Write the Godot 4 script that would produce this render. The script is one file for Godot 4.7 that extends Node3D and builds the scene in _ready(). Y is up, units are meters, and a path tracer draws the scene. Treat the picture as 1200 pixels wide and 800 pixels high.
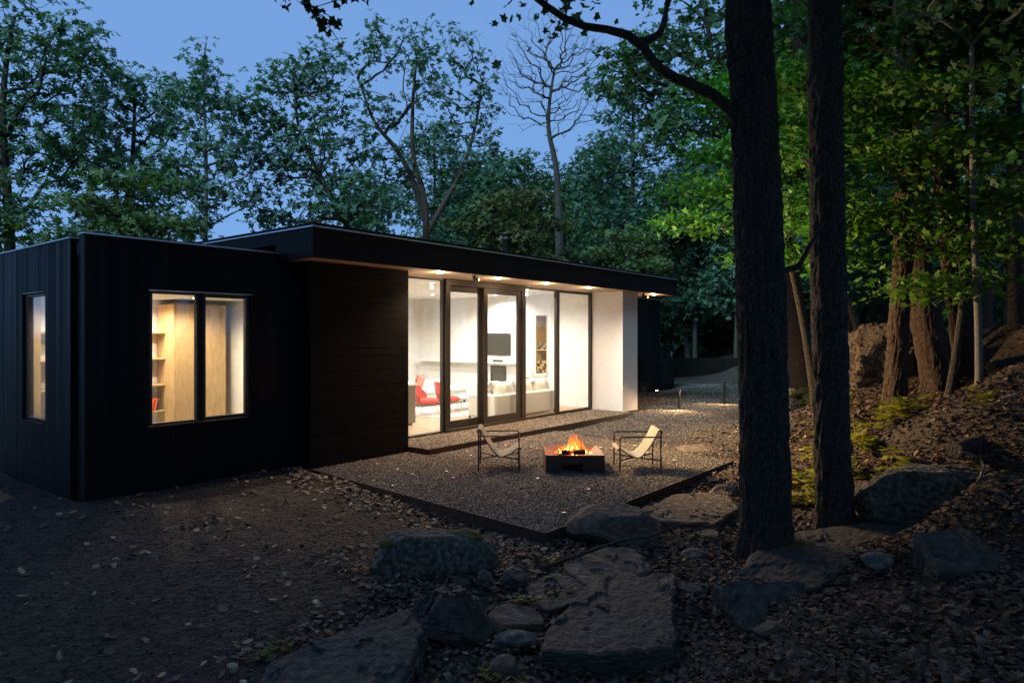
extends Node3D

# A black-clad single-storey house in the woods at dusk: lit rooms, gravel terrace with a fire pit,
# rocks and leaf litter in front, woods behind and to the right. x runs along the facade, z out of it.

const YAW := -0.9013            # the camera's turn; the terrace furniture is set out along the same axis
const RGT := Vector3(0.6205, 0, 0.7842)
const FWD := Vector3(0.7842, 0, -0.6205)
const EYE := 2.15
const UNSEEN_FLOOD := 125.0           # lamps of unseen source, placed under the roof to light the slope

var M := {}
var rng := RandomNumberGenerator.new()
var fbm := FastNoiseLite.new()
var taken := {}
var box_cache := {}
var sphere_v := PackedVector3Array()
var sphere_i := PackedInt32Array()

class Acc:
	var v := PackedVector3Array()
	var n := PackedVector3Array()
	var c := PackedColorArray()
	var t := PackedInt32Array()
	var tinted := false
	func quad(a: Vector3, b: Vector3, cc: Vector3, d: Vector3, col := Color.WHITE) -> void:
		var nn := (b - a).cross(d - a).normalized()
		var k := v.size()
		v.append_array(PackedVector3Array([a, b, cc, d]))
		n.append_array(PackedVector3Array([nn, nn, nn, nn]))
		c.append_array(PackedColorArray([col, col, col, col]))
		t.append_array(PackedInt32Array([k, k + 2, k + 1, k, k + 3, k + 2]))
	func tri(a: Vector3, b: Vector3, cc: Vector3, col := Color.WHITE) -> void:
		var nn := (b - a).cross(cc - a).normalized()
		var k := v.size()
		v.append_array(PackedVector3Array([a, b, cc]))
		n.append_array(PackedVector3Array([nn, nn, nn]))
		c.append_array(PackedColorArray([col, col, col]))
		t.append_array(PackedInt32Array([k, k + 2, k + 1]))
	func box(lo: Vector3, hi: Vector3) -> void:
		var p := [Vector3(lo.x, lo.y, lo.z), Vector3(hi.x, lo.y, lo.z), Vector3(hi.x, hi.y, lo.z), Vector3(lo.x, hi.y, lo.z), Vector3(lo.x, lo.y, hi.z), Vector3(hi.x, lo.y, hi.z), Vector3(hi.x, hi.y, hi.z), Vector3(lo.x, hi.y, hi.z)]
		quad(p[4], p[5], p[6], p[7]); quad(p[1], p[0], p[3], p[2]); quad(p[5], p[1], p[2], p[6])
		quad(p[0], p[4], p[7], p[3]); quad(p[7], p[6], p[2], p[3]); quad(p[0], p[1], p[5], p[4])
	func leaf(base: Vector3, dir: Vector3, side: Vector3, length: float, width: float, fold: float, col: Color) -> void:
		var up := side.cross(dir).normalized()
		var mid := base + dir * length * 0.5 - up * fold * width
		var k := v.size()
		v.append_array(PackedVector3Array([base, mid + side * width * 0.5 + up * fold * width, base + dir * length - up * fold * width * 0.6, mid - side * width * 0.5 + up * fold * width]))
		n.append_array(PackedVector3Array([up, (up - side * fold).normalized(), up, (up + side * fold).normalized()]))
		c.append_array(PackedColorArray([col, col, col, col]))
		t.append_array(PackedInt32Array([k, k + 2, k + 1, k, k + 3, k + 2]))
	func tube(pts: PackedVector3Array, rad: PackedFloat32Array, sides: int, caps := true) -> void:
		var m := pts.size()
		if m < 2: return
		var up := Vector3.UP
		var d0 := (pts[1] - pts[0]).normalized()
		if absf(d0.y) > 0.9: up = Vector3.RIGHT
		var a := d0.cross(up).normalized()
		var first := v.size()
		for i in m:
			var d := (pts[mini(i + 1, m - 1)] - pts[maxi(i - 1, 0)]).normalized()
			a = (a - d * a.dot(d)).normalized()
			var b := d.cross(a)
			for s in sides:
				var an := TAU * s / sides
				var o := a * cos(an) + b * sin(an)
				v.append(pts[i] + o * rad[i])
				n.append(o)
				c.append(Color.WHITE)
		for i in m - 1:
			for s in sides:
				var p := first + i * sides + s
				var q := first + i * sides + (s + 1) % sides
				t.append_array(PackedInt32Array([p, p + sides, q, q, p + sides, q + sides]))
		if caps:
			for e in 2:
				var at: int = 0 if e == 0 else m - 1
				var k := v.size()
				var nn := (pts[0] - pts[1]).normalized() if e == 0 else (pts[m - 1] - pts[m - 2]).normalized()
				for s in sides:
					v.append(v[first + at * sides + s]); n.append(nn); c.append(Color.WHITE)
				for s in range(1, sides - 1):
					t.append_array(PackedInt32Array([k, k + s, k + s + 1] if e == 0 else [k, k + s + 1, k + s]))
	func mesh() -> ArrayMesh:
		var arr := []
		arr.resize(Mesh.ARRAY_MAX)
		arr[Mesh.ARRAY_VERTEX] = v
		arr[Mesh.ARRAY_NORMAL] = n
		if tinted: arr[Mesh.ARRAY_COLOR] = c
		arr[Mesh.ARRAY_INDEX] = t
		var me := ArrayMesh.new()
		me.add_surface_from_arrays(Mesh.PRIMITIVE_TRIANGLES, arr)
		return me

# ---------------------------------------------------------------- helpers
func numbered(called: String) -> String:
	var k: int = taken.get(called, 0)
	taken[called] = k + 1
	return called if k == 0 else "%s_%03d" % [called, k]

func thing(called: String, label: String, category: String, at := Vector3.ZERO, turn := 0.0, group := "") -> Node3D:
	var o := Node3D.new()
	o.name = numbered(called)
	add_child(o)
	o.position = at
	o.rotation.y = turn
	tag(o, label, category, group)
	return o

func tag(o: Node3D, label: String, category: String, group := "") -> void:
	o.set_meta("label", label)
	o.set_meta("category", category)
	if group: o.set_meta("group", group)

func part(parent: Node3D, called: String, mesh: Mesh, m: Material, at := Vector3.ZERO, turn := 0.0) -> MeshInstance3D:
	var o := MeshInstance3D.new()
	o.name = called if parent != self else numbered(called)
	o.mesh = mesh
	o.material_override = m
	o.position = at
	o.rotation.y = turn
	parent.add_child(o, true)
	return o

func one(called: String, label: String, category: String, mesh: Mesh, m: Material, at := Vector3.ZERO, turn := 0.0, group := "") -> MeshInstance3D:
	var o := part(self, called, mesh, m, at, turn)
	tag(o, label, category, group)
	return o

func structure(called: String, mesh: Mesh, m: Material, at := Vector3.ZERO) -> MeshInstance3D:
	var o := part(self, called, mesh, m, at)
	o.set_meta("kind", "structure")
	return o

# a box with its edges cut off, centred on the origin
func cbox(sx: float, sy: float, sz: float, b := 0.004) -> ArrayMesh:
	var key := "%.3f %.3f %.3f %.3f" % [sx, sy, sz, b]
	if box_cache.has(key): return box_cache[key]
	var a := Acc.new()
	var h := Vector3(sx, sy, sz) * 0.5
	b = minf(b, minf(sx, minf(sy, sz)) * 0.3)
	for ax in 3:
		var u := Vector3.ZERO; u[(ax + 1) % 3] = 1
		var w := Vector3.ZERO; w[(ax + 2) % 3] = 1
		var nn := Vector3.ZERO; nn[ax] = 1
		var hu: float = h[(ax + 1) % 3] - b
		var hw: float = h[(ax + 2) % 3] - b
		for s in [-1.0, 1.0]:
			var o: Vector3 = nn * h[ax] * s
			if s > 0: a.quad(o - u * hu - w * hw, o + u * hu - w * hw, o + u * hu + w * hw, o - u * hu + w * hw)
			else: a.quad(o - u * hu - w * hw, o - u * hu + w * hw, o + u * hu + w * hw, o + u * hu - w * hw)
		for s in [-1.0, 1.0]:       # the four chamfers that run along nn
			for q in [-1.0, 1.0]:
				var ln: Vector3 = nn * (h[ax] - b)
				var p1: Vector3 = u * h[(ax + 1) % 3] * s + w * hw * q
				var p2: Vector3 = u * hu * s + w * h[(ax + 2) % 3] * q
				if s * q > 0: a.quad(p1 - ln, p2 - ln, p2 + ln, p1 + ln)
				else: a.quad(p2 - ln, p1 - ln, p1 + ln, p2 + ln)
	for x in [-1.0, 1.0]:
		for y in [-1.0, 1.0]:
			for z in [-1.0, 1.0]:
				var p := Vector3(h.x * x, (h.y - b) * y, (h.z - b) * z)
				var q := Vector3((h.x - b) * x, h.y * y, (h.z - b) * z)
				var r := Vector3((h.x - b) * x, (h.y - b) * y, h.z * z)
				if x * y * z > 0: a.tri(p, q, r)
				else: a.tri(p, r, q)
	# flip any face that came out inward
	var me := a.mesh()
	box_cache[key] = me
	return me

func block(parent: Node3D, called: String, lo: Vector3, hi: Vector3, m: Material, b := 0.004) -> MeshInstance3D:
	return part(parent, called, cbox(hi.x - lo.x, hi.y - lo.y, hi.z - lo.z, b), m, (lo + hi) * 0.5)

func boxes(list: Array) -> ArrayMesh:
	var a := Acc.new()
	for e in list: a.box(e[0], e[1])
	return a.mesh()

func rod(pts: Array, r: float, sides := 8) -> ArrayMesh:
	var a := Acc.new()
	var ra := PackedFloat32Array()
	for p in pts: ra.append(r)
	a.tube(PackedVector3Array(pts), ra, sides)
	return a.mesh()

func lathe(profile: Array, sides := 20) -> ArrayMesh:     # [radius, height] pairs from the bottom up
	var st := SurfaceTool.new()
	st.begin(Mesh.PRIMITIVE_TRIANGLES)
	for i in profile.size() - 1:
		for s in sides:
			var a0 := TAU * s / sides
			var a1 := TAU * (s + 1) / sides
			var p := func(k: int, an: float) -> Vector3: return Vector3(cos(an) * profile[k][0], profile[k][1], sin(an) * profile[k][0])
			var q: Array = [p.call(i, a0), p.call(i, a1), p.call(i + 1, a1), p.call(i + 1, a0)]
			for k in [0, 1, 2, 0, 2, 3]: st.add_vertex(q[k])
	st.index()
	st.generate_normals()
	return st.commit()

# ---------------------------------------------------------------- materials
func lin(r: float, g: float, b: float) -> Color:
	return Color(r, g, b).linear_to_srgb()

func noise(kind: int, freq: float, octaves: int, sd: int, ramp: Array = [], size := 512, as_normal := false) -> NoiseTexture2D:
	var f := FastNoiseLite.new()
	f.noise_type = kind
	f.frequency = freq
	f.fractal_octaves = octaves
	f.seed = sd
	var tx := NoiseTexture2D.new()
	tx.width = size
	tx.height = size
	tx.seamless = true
	tx.noise = f
	tx.as_normal_map = as_normal
	if ramp:
		var g := Gradient.new()
		var offs := PackedFloat32Array()
		var cols := PackedColorArray()
		for e in ramp:
			offs.append(e[0])
			cols.append(lin(e[1], e[2], e[3]))
		g.offsets = offs
		g.colors = cols
		tx.color_ramp = g
	return tx

func mat(name_: String, col: Color, rough := 0.8, metal := 0.0) -> StandardMaterial3D:
	var m := StandardMaterial3D.new()
	m.resource_name = name_
	m.albedo_color = col
	m.roughness = rough
	m.metallic = metal
	M[name_] = m
	return m

func textured(name_: String, tex: Texture2D, scale: Vector3, rough: float, relief: Texture2D = null, depth := 0.0, world := true) -> StandardMaterial3D:
	var m := mat(name_, Color.WHITE, rough)
	m.albedo_texture = tex
	m.uv1_triplanar = true
	m.uv1_world_triplanar = world
	m.uv1_scale = scale
	if relief:
		m.heightmap_enabled = true
		m.heightmap_texture = relief
		m.heightmap_scale = depth
	return m

func make_materials() -> void:
	var S := FastNoiseLite.TYPE_SIMPLEX_SMOOTH
	var C := FastNoiseLite.TYPE_CELLULAR
	var rough_h := noise(S, 0.035, 6, 3)
	var fine_h := noise(S, 0.08, 4, 4)
	# black-stained boards, a few tones
	var grain := noise(S, 0.03, 4, 11, [[0.0, 0.004, 0.0045, 0.005], [0.5, 0.0075, 0.008, 0.009], [1.0, 0.013, 0.0135, 0.0145]])
	textured("stain_a", grain, Vector3(2.2, 0.25, 2.2), 0.5, fine_h, 0.08)
	textured("stain_b", grain, Vector3(2.9, 0.2, 2.9), 0.58, fine_h, 0.08)
	M.stain_b.albedo_color = Color(0.93, 0.9, 0.9)
	textured("stain_c", grain, Vector3(2.5, 0.22, 2.5), 0.44, fine_h, 0.08)
	M.stain_c.albedo_color = Color(0.86, 0.89, 0.93)
	var grain_h := noise(S, 0.03, 4, 12, [[0.0, 0.0048, 0.0036, 0.0034], [0.5, 0.0085, 0.0064, 0.0058], [1.0, 0.014, 0.0105, 0.0095]])
	textured("stain_h_a", grain_h, Vector3(0.25, 2.2, 2.2), 0.8, fine_h, 0.08)
	textured("stain_h_b", grain_h, Vector3(0.2, 3.1, 2.2), 0.8, fine_h, 0.08)
	M.stain_h_b.albedo_color = Color(0.9, 0.88, 0.88)
	textured("stain_h_c", grain_h, Vector3(0.22, 2.6, 2.2), 0.75, fine_h, 0.08)
	M.stain_h_c.albedo_color = Color(0.84, 0.84, 0.86)
	var black := noise(S, 0.02, 4, 13, [[0.0, 0.008, 0.008, 0.009], [1.0, 0.018, 0.016, 0.016]])
	textured("black_trim", black, Vector3(0.7, 0.7, 0.7), 0.55)
	for k in ["stain_a", "stain_b", "stain_c", "stain_h_a", "stain_h_b", "stain_h_c", "black_trim"]: M[k].metallic_specular = 0.25
	mat("flashing", lin(0.55, 0.57, 0.6), 0.32, 0.85)
	mat("roofing", lin(0.03, 0.03, 0.033), 0.9)
	var cedar := noise(S, 0.03, 4, 21, [[0.0, 0.46, 0.34, 0.225], [0.5, 0.56, 0.43, 0.295], [1.0, 0.63, 0.5, 0.36]])
	textured("cedar_a", cedar, Vector3(0.2, 1.0, 2.4), 0.6)
	textured("cedar_b", cedar, Vector3(0.17, 1.0, 3.1), 0.66)
	M.cedar_b.albedo_color = Color(0.92, 0.9, 0.88)
	mat("bronze", lin(0.03, 0.0235, 0.0185), 0.42, 0.2)
	var plaster := noise(S, 0.012, 5, 31, [[0.0, 0.66, 0.65, 0.62], [1.0, 0.76, 0.75, 0.72]])
	textured("plaster", plaster, Vector3(0.5, 0.5, 0.5), 0.85, fine_h, 0.05)
	var stucco := noise(S, 0.02, 5, 32, [[0.0, 0.58, 0.57, 0.555], [0.5, 0.62, 0.61, 0.595], [1.0, 0.66, 0.65, 0.635]])
	textured("stucco", stucco, Vector3(0.9, 0.9, 0.9), 0.9, fine_h, 0.06)
	mat("white_paint", lin(0.78, 0.77, 0.74), 0.7)
	mat("door_paint", lin(0.27, 0.26, 0.24), 0.5)
	var ply := noise(S, 0.025, 4, 41, [[0.0, 0.42, 0.27, 0.12], [0.5, 0.52, 0.35, 0.17], [1.0, 0.6, 0.42, 0.22]])
	textured("plywood", ply, Vector3(1.4, 0.22, 1.4), 0.5)
	textured("plywood_b", ply, Vector3(1.8, 0.3, 1.8), 0.5)
	M.plywood_b.albedo_color = Color(0.95, 0.94, 0.92)
	var oak := noise(S, 0.03, 4, 42, [[0.0, 0.34, 0.22, 0.12], [0.5, 0.44, 0.3, 0.17], [1.0, 0.52, 0.37, 0.23]])
	textured("oak_floor", oak, Vector3(0.3, 1.0, 2.2), 0.35)
	textured("oak_floor_b", oak, Vector3(0.26, 1.0, 2.8), 0.38)
	M.oak_floor_b.albedo_color = Color(0.92, 0.91, 0.9)
	var g := mat("glass", Color(0.92, 1.0, 0.95, 0.03), 0.02)
	g.transparency = BaseMaterial3D.TRANSPARENCY_ALPHA
	# soft things
	mat("sofa_cloth", lin(0.6, 0.58, 0.52), 0.95).rim_enabled = true
	mat("cushion_cloth", lin(0.68, 0.66, 0.6), 0.95)
	mat("red_cloth", lin(0.5, 0.055, 0.045), 0.9)
	mat("pink_cloth", lin(0.62, 0.22, 0.17), 0.9)
	mat("rug", lin(0.5, 0.47, 0.42), 1.0)
	mat("screen_black", lin(0.012, 0.012, 0.013), 0.2)
	mat("soot_glass", lin(0.03, 0.028, 0.026), 0.15)
	mat("iron", lin(0.03, 0.03, 0.03), 0.5, 0.6)
	mat("sling", lin(0.25, 0.235, 0.185), 0.9)
	mat("chair_steel", lin(0.018, 0.017, 0.017), 0.45, 0.4)
	mat("leg_white", lin(0.7, 0.68, 0.64), 0.4)
	mat("cabinet_grey", lin(0.16, 0.165, 0.14), 0.5)
	mat("book_orange", lin(0.62, 0.1, 0.02), 0.7)
	mat("book_dark", lin(0.03, 0.03, 0.035), 0.7)
	mat("paper", lin(0.75, 0.72, 0.65), 0.9)
	# terrace
	var rust := noise(S, 0.03, 5, 51, [[0.0, 0.045, 0.022, 0.011], [0.4, 0.1, 0.05, 0.022], [0.7, 0.16, 0.082, 0.034], [1.0, 0.23, 0.125, 0.052]])
	textured("corten", rust, Vector3(1.6, 1.6, 1.6), 0.62, fine_h, 0.08, false)
	var rust_dark := noise(S, 0.03, 5, 52, [[0.0, 0.02, 0.011, 0.0075], [0.6, 0.042, 0.022, 0.0135], [1.0, 0.075, 0.038, 0.02]])
	textured("edging", rust_dark, Vector3(1.2, 2.0, 1.2), 0.7, fine_h, 0.08)
	var grav := noise(C, 0.09, 2, 61, [[0.0, 0.055, 0.046, 0.037], [0.4, 0.155, 0.132, 0.106], [1.0, 0.3, 0.26, 0.21]])
	textured("gravel", grav, Vector3(1.6, 1.6, 1.6), 0.95, noise(C, 0.09, 2, 61), 1.2)
	var stone := mat("gravel_stone", Color.WHITE, 0.85)
	stone.vertex_color_use_as_albedo = true
	# ground and rock
	var dirt := noise(S, 0.012, 6, 71, [[0.0, 0.017, 0.011, 0.007], [0.35, 0.04, 0.0265, 0.0175], [0.6, 0.061, 0.042, 0.0285], [1.0, 0.1, 0.072, 0.051]], 1024)
	textured("dirt", dirt, Vector3(0.33, 0.33, 0.33), 0.95, noise(S, 0.03, 6, 72, [], 1024), 3.5)
	M.dirt.detail_enabled = true
	M.dirt.detail_blend_mode = BaseMaterial3D.BLEND_MODE_MUL
	M.dirt.detail_uv_layer = BaseMaterial3D.DETAIL_UV_2
	M.dirt.uv2_triplanar = true
	M.dirt.uv2_world_triplanar = true
	M.dirt.uv2_scale = Vector3(1.7, 1.7, 1.7)
	M.dirt.detail_albedo = noise(C, 0.05, 3, 73, [[0.0, 0.35, 0.33, 0.32], [0.5, 0.8, 0.78, 0.76], [1.0, 1.0, 1.0, 1.0]])
	var grey := noise(S, 0.03, 6, 81, [[0.0, 0.028, 0.025, 0.019], [0.4, 0.075, 0.067, 0.052], [0.58, 0.13, 0.117, 0.092], [0.66, 0.22, 0.2, 0.155], [1.0, 0.28, 0.255, 0.2]])
	textured("rock_grey", grey, Vector3(0.6, 0.6, 0.6), 0.9, rough_h, 1.6, false)
	var slate := noise(S, 0.03, 6, 82, [[0.0, 0.018, 0.0155, 0.0125], [0.35, 0.036, 0.031, 0.0245], [0.6, 0.05, 0.042, 0.032], [0.72, 0.072, 0.058, 0.042], [1.0, 0.13, 0.1, 0.07]])
	textured("rock_slate", slate, Vector3(0.5, 1.8, 0.5), 0.8, rough_h, 1.6, false)
	var brown := noise(S, 0.03, 6, 83, [[0.0, 0.045, 0.03, 0.02], [0.4, 0.085, 0.06, 0.041], [0.6, 0.12, 0.087, 0.061], [0.72, 0.17, 0.127, 0.09], [1.0, 0.24, 0.185, 0.135]])
	textured("rock_brown", brown, Vector3(0.5, 1.3, 0.5), 0.9, rough_h, 1.6, false)
	var lich := noise(S, 0.035, 6, 84, [[0.0, 0.016, 0.0145, 0.01], [0.42, 0.04, 0.036, 0.027], [0.52, 0.066, 0.06, 0.045], [0.6, 0.11, 0.105, 0.08], [0.68, 0.19, 0.185, 0.14], [0.76, 0.085, 0.08, 0.05], [1.0, 0.055, 0.05, 0.035]])
	textured("rock_lichen", lich, Vector3(0.6, 0.6, 0.6), 0.95, rough_h, 1.6, false)
	var moss := noise(S, 0.05, 4, 85, [[0.0, 0.03, 0.03, 0.006], [0.5, 0.09, 0.085, 0.015], [1.0, 0.17, 0.14, 0.03]])
	textured("moss", moss, Vector3(2, 2, 2), 1.0, fine_h, 1.5, false)
	# bark
	var bark := noise(S, 0.03, 5, 91, [[0.0, 0.006, 0.0045, 0.003], [0.42, 0.02, 0.0155, 0.0115], [0.58, 0.045, 0.0355, 0.0265], [0.72, 0.09, 0.074, 0.058], [1.0, 0.16, 0.135, 0.108]])
	textured("bark", bark, Vector3(4.2, 0.75, 4.2), 0.95, noise(S, 0.03, 5, 91), 3.0, false)
	var bark2 := noise(S, 0.03, 5, 92, [[0.0, 0.008, 0.0045, 0.003], [0.4, 0.033, 0.019, 0.012], [0.6, 0.064, 0.038, 0.024], [1.0, 0.14, 0.09, 0.06]])
	textured("bark_brown", bark2, Vector3(2.4, 0.6, 2.4), 0.95, noise(S, 0.03, 5, 92), 3.0, false)
	var bark3 := noise(S, 0.03, 5, 93, [[0.0, 0.07, 0.066, 0.06], [1.0, 0.17, 0.16, 0.145]])
	textured("bark_grey", bark3, Vector3(2.2, 0.6, 2.2), 0.95)
	var dead := noise(S, 0.03, 5, 94, [[0.0, 0.05, 0.045, 0.04], [0.5, 0.14, 0.13, 0.115], [1.0, 0.28, 0.265, 0.24]])
	textured("dead_wood", dead, Vector3(1.0, 3.0, 1.0), 0.95, fine_h, 1.5, false)
	textured("twig_wood", bark2, Vector3(4, 4, 4), 0.9)
	var cut := noise(S, 0.05, 4, 95, [[0.0, 0.3, 0.16, 0.06], [1.0, 0.55, 0.36, 0.17]])
	textured("split_wood", cut, Vector3(3, 3, 3), 0.85)
	mat("lamp_dim", Color.BLACK, 0.5)
	glow("lamp_dim", Color(1.0, 0.8, 0.6), 3.0)
	mat("char", lin(0.012, 0.011, 0.01), 0.9)
	for e in [["leaf", 0.45], ["leaf_near", 0.5]]:
		var l := mat(e[0], Color.WHITE, 0.6)
		l.vertex_color_use_as_albedo = true
		l.backlight_enabled = true
		l.backlight = Color(0.85, 0.95, 0.55)
		l.cull_mode = BaseMaterial3D.CULL_DISABLED
	var dry := mat("dry_leaf", Color.WHITE, 0.8)
	dry.vertex_color_use_as_albedo = true
	dry.cull_mode = BaseMaterial3D.CULL_DISABLED
	# lamps
	glow("lamp_glow", Color(1.0, 0.9, 0.74), 30.0)
	glow("room_glow", Color(1.0, 0.94, 0.84), 12.0)
	for e in [["flame_core", Color(1.0, 0.76, 0.4), 5.0, 0.5], ["flame_mid", Color(1.0, 0.5, 0.14), 2.4, 0.32], ["flame_edge", Color(1.0, 0.32, 0.06), 1.3, 0.2]]:
		glow(e[0], e[1], e[2])
		M[e[0]].albedo_color = Color(0, 0, 0, e[3])
		M[e[0]].transparency = BaseMaterial3D.TRANSPARENCY_ALPHA
	glow("ember", Color(1.0, 0.16, 0.03), 1.6)
	mat("car_paint", lin(0.015, 0.018, 0.03), 0.2).clearcoat_enabled = true
	mat("car_glass", lin(0.02, 0.025, 0.025), 0.08)
	mat("chrome", lin(0.6, 0.62, 0.65), 0.2, 0.9)
	mat("rubber", lin(0.015, 0.015, 0.015), 0.9)

func glow(name_: String, col: Color, energy: float) -> void:
	var m := mat(name_, Color.BLACK, 0.6)
	m.emission_enabled = true
	m.emission = col
	m.emission_energy_multiplier = energy

# ---------------------------------------------------------------- terrain
const CP := [[3.59, -0.06, -9.93], [6.72, -0.06, -9.9], [3.55, -0.06, -13.44], [3.44, -0.18, -7.34], [1.99, -0.25, -7.56], [2.33, -0.35, -4.98], [3.32, -0.38, -3.82], [5.28, -0.25, -5.37], [6.2, -0.2, -4.42], [6.2, -0.25, -3.76], [8.16, -0.2, -3.03], [4.32, -0.4, -2.62], [5.33, -0.35, -2.05], [6.33, -0.15, -1.66], [5.25, -0.05, -1.1], [5.88, 0.1, -0.65], [5.04, 0.2, -0.13], [6.06, 0.35, -0.16], [7.41, -0.25, -2.44], [8.47, -0.1, -1.96], [9.19, -0.12, -2.52], [9.19, -0.2, -3.77], [11.88, -0.14, -4.41], [9.11, 0.1, -1.9], [8.46, 0.0, -1.26], [13.3, 0.15, -3.49], [14.31, 0.45, -2.4], [16.39, 0.94, -1.9], [14.7, 0.9, -2.36], [13.34, 0.95, -0.92], [11.68, 1.25, -0.3], [7.78, 0.85, -0.2], [17.08, 1.4, -1.44], [12.96, 1.8, -0.34], [21.63, 0.55, -5.93], [19.0, -0.05, -8.59], [21.5, -0.05, -8.28], [14.95, -0.08, -7.98], [22.2, 0.0, -7.95], [31.83, -0.2, -13.49], [25.04, 0.0, -11.67],
	[17.0, -0.06, -6.5], [12.6, -0.12, -6.3], [9.0, -0.2, -7.0], [10.5, -0.2, -5.5], [14.0, -0.1, -9.5], [5.0, -0.06, -12.0], [10.0, 0.0, -14.0], [15.0, 0.0, -14.0], [6.0, 0.1, -22.0], [14.0, 0.1, -24.0], [22.0, 0.1, -20.0], [0.0, -0.1, -14.0], [-4.0, -0.1, -10.0], [0.0, -0.3, -6.0], [0.0, 0.2, 0.0], [-4.0, 0.1, -3.0], [2.0, 0.5, 2.5], [6.0, 1.2, 2.5], [10.0, 2.2, 2.5], [15.0, 2.6, 1.5], [20.0, 2.4, 0.0], [26.0, 1.6, -4.0], [35.9, 1.0, -10.5], [38.0, -0.3, -16.0], [30.0, 2.6, 2.0], [45.0, 1.5, -12.0], [40.0, 0.0, -24.0], [25.0, 0.1, -32.0], [0.0, 0.2, -35.0]]
var terrace := PackedVector2Array([Vector2(6.76, -9.6), Vector2(6.21, -4.43), Vector2(11.86, -4.40), Vector2(12.97, -8.4), Vector2(13.1, -9.05), Vector2(8.96, -9.05), Vector2(8.96, -9.6)])
var gh := PackedFloat32Array()
const GX := 161
const GZ := 121

func height_raw(x: float, z: float) -> float:
	var sw := 0.0
	var sy := 0.0
	for p in CP:
		var dx: float = x - p[0]
		var dz: float = z - p[2]
		var w := 1.0 / pow(dx * dx + dz * dz + 0.15, 1.8)
		sw += w
		sy += w * p[1]
	var y := sy / sw
	y += 0.05 * fbm.get_noise_2d(x * 9.0, z * 9.0) + 0.02 * fbm.get_noise_2d(x * 40.0, z * 40.0 + 90.0)
	if x > 6.3 and x < 13.2 and z > -9.7 and z < -4.5 and Geometry2D.is_point_in_polygon(Vector2(x, z), terrace):
		y = minf(y, -0.2)
	if x > 3.6 and x < 17.6 and z < -10.1 and z > -18.0:
		y = minf(y, -0.1)
	return y

func height(x: float, z: float) -> float:       # looked up on a 0.2 m grid round the house
	var fx := (x + 2.0) / 0.2
	var fz := (z + 18.0) / 0.2
	if fx < 0 or fz < 0 or fx >= GX - 1 or fz >= GZ - 1: return height_raw(x, z)
	var i := int(fx)
	var j := int(fz)
	var a := fx - i
	var b := fz - j
	return lerpf(lerpf(gh[j * GX + i], gh[j * GX + i + 1], a), lerpf(gh[(j + 1) * GX + i], gh[(j + 1) * GX + i + 1], a), b)

func build_ground() -> void:
	gh.resize(GX * GZ)
	for j in GZ:
		for i in GX: gh[j * GX + i] = height_raw(-2.0 + i * 0.2, -18.0 + j * 0.2)
	var xs := PackedFloat32Array([-220, -140, -90, -60, -40, -28, -20, -15, -11, -8, -6, -4, -3])
	for i in GX: xs.append(-2.0 + i * 0.2)
	xs.append_array(PackedFloat32Array([30.8, 32, 33.5, 35, 37, 40, 44, 50, 58, 70, 90, 130, 220]))
	var zs := PackedFloat32Array([-220, -140, -90, -65, -50, -42, -36, -31, -27, -24, -21, -19.3])
	for j in GZ: zs.append(-18.0 + j * 0.2)
	zs.append_array(PackedFloat32Array([6.6, 7.6, 9, 11, 14, 18, 24, 32, 45, 70, 120, 220]))
	var a := Acc.new()
	var w := xs.size()
	for z in zs:
		for x in xs:
			a.v.append(Vector3(x, height(x, z), z))
			a.n.append(Vector3.UP)
			a.c.append(Color.WHITE)
	for j in zs.size() - 1:
		for i in w - 1:
			var k := j * w + i
			a.t.append_array(PackedInt32Array([k, k + 1, k + w, k + 1, k + w + 1, k + w]))
	fix_normals(a)
	structure("ground", a.mesh(), M.dirt)

func fix_normals(a: Acc) -> void:
	for k in a.n.size(): a.n[k] = Vector3.ZERO
	for k in range(0, a.t.size(), 3):
		var p := a.v[a.t[k]]
		var nn := (a.v[a.t[k + 2]] - p).cross(a.v[a.t[k + 1]] - p)
		a.n[a.t[k]] += nn
		a.n[a.t[k + 1]] += nn
		a.n[a.t[k + 2]] += nn
	for k in a.n.size(): a.n[k] = a.n[k].normalized()

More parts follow.
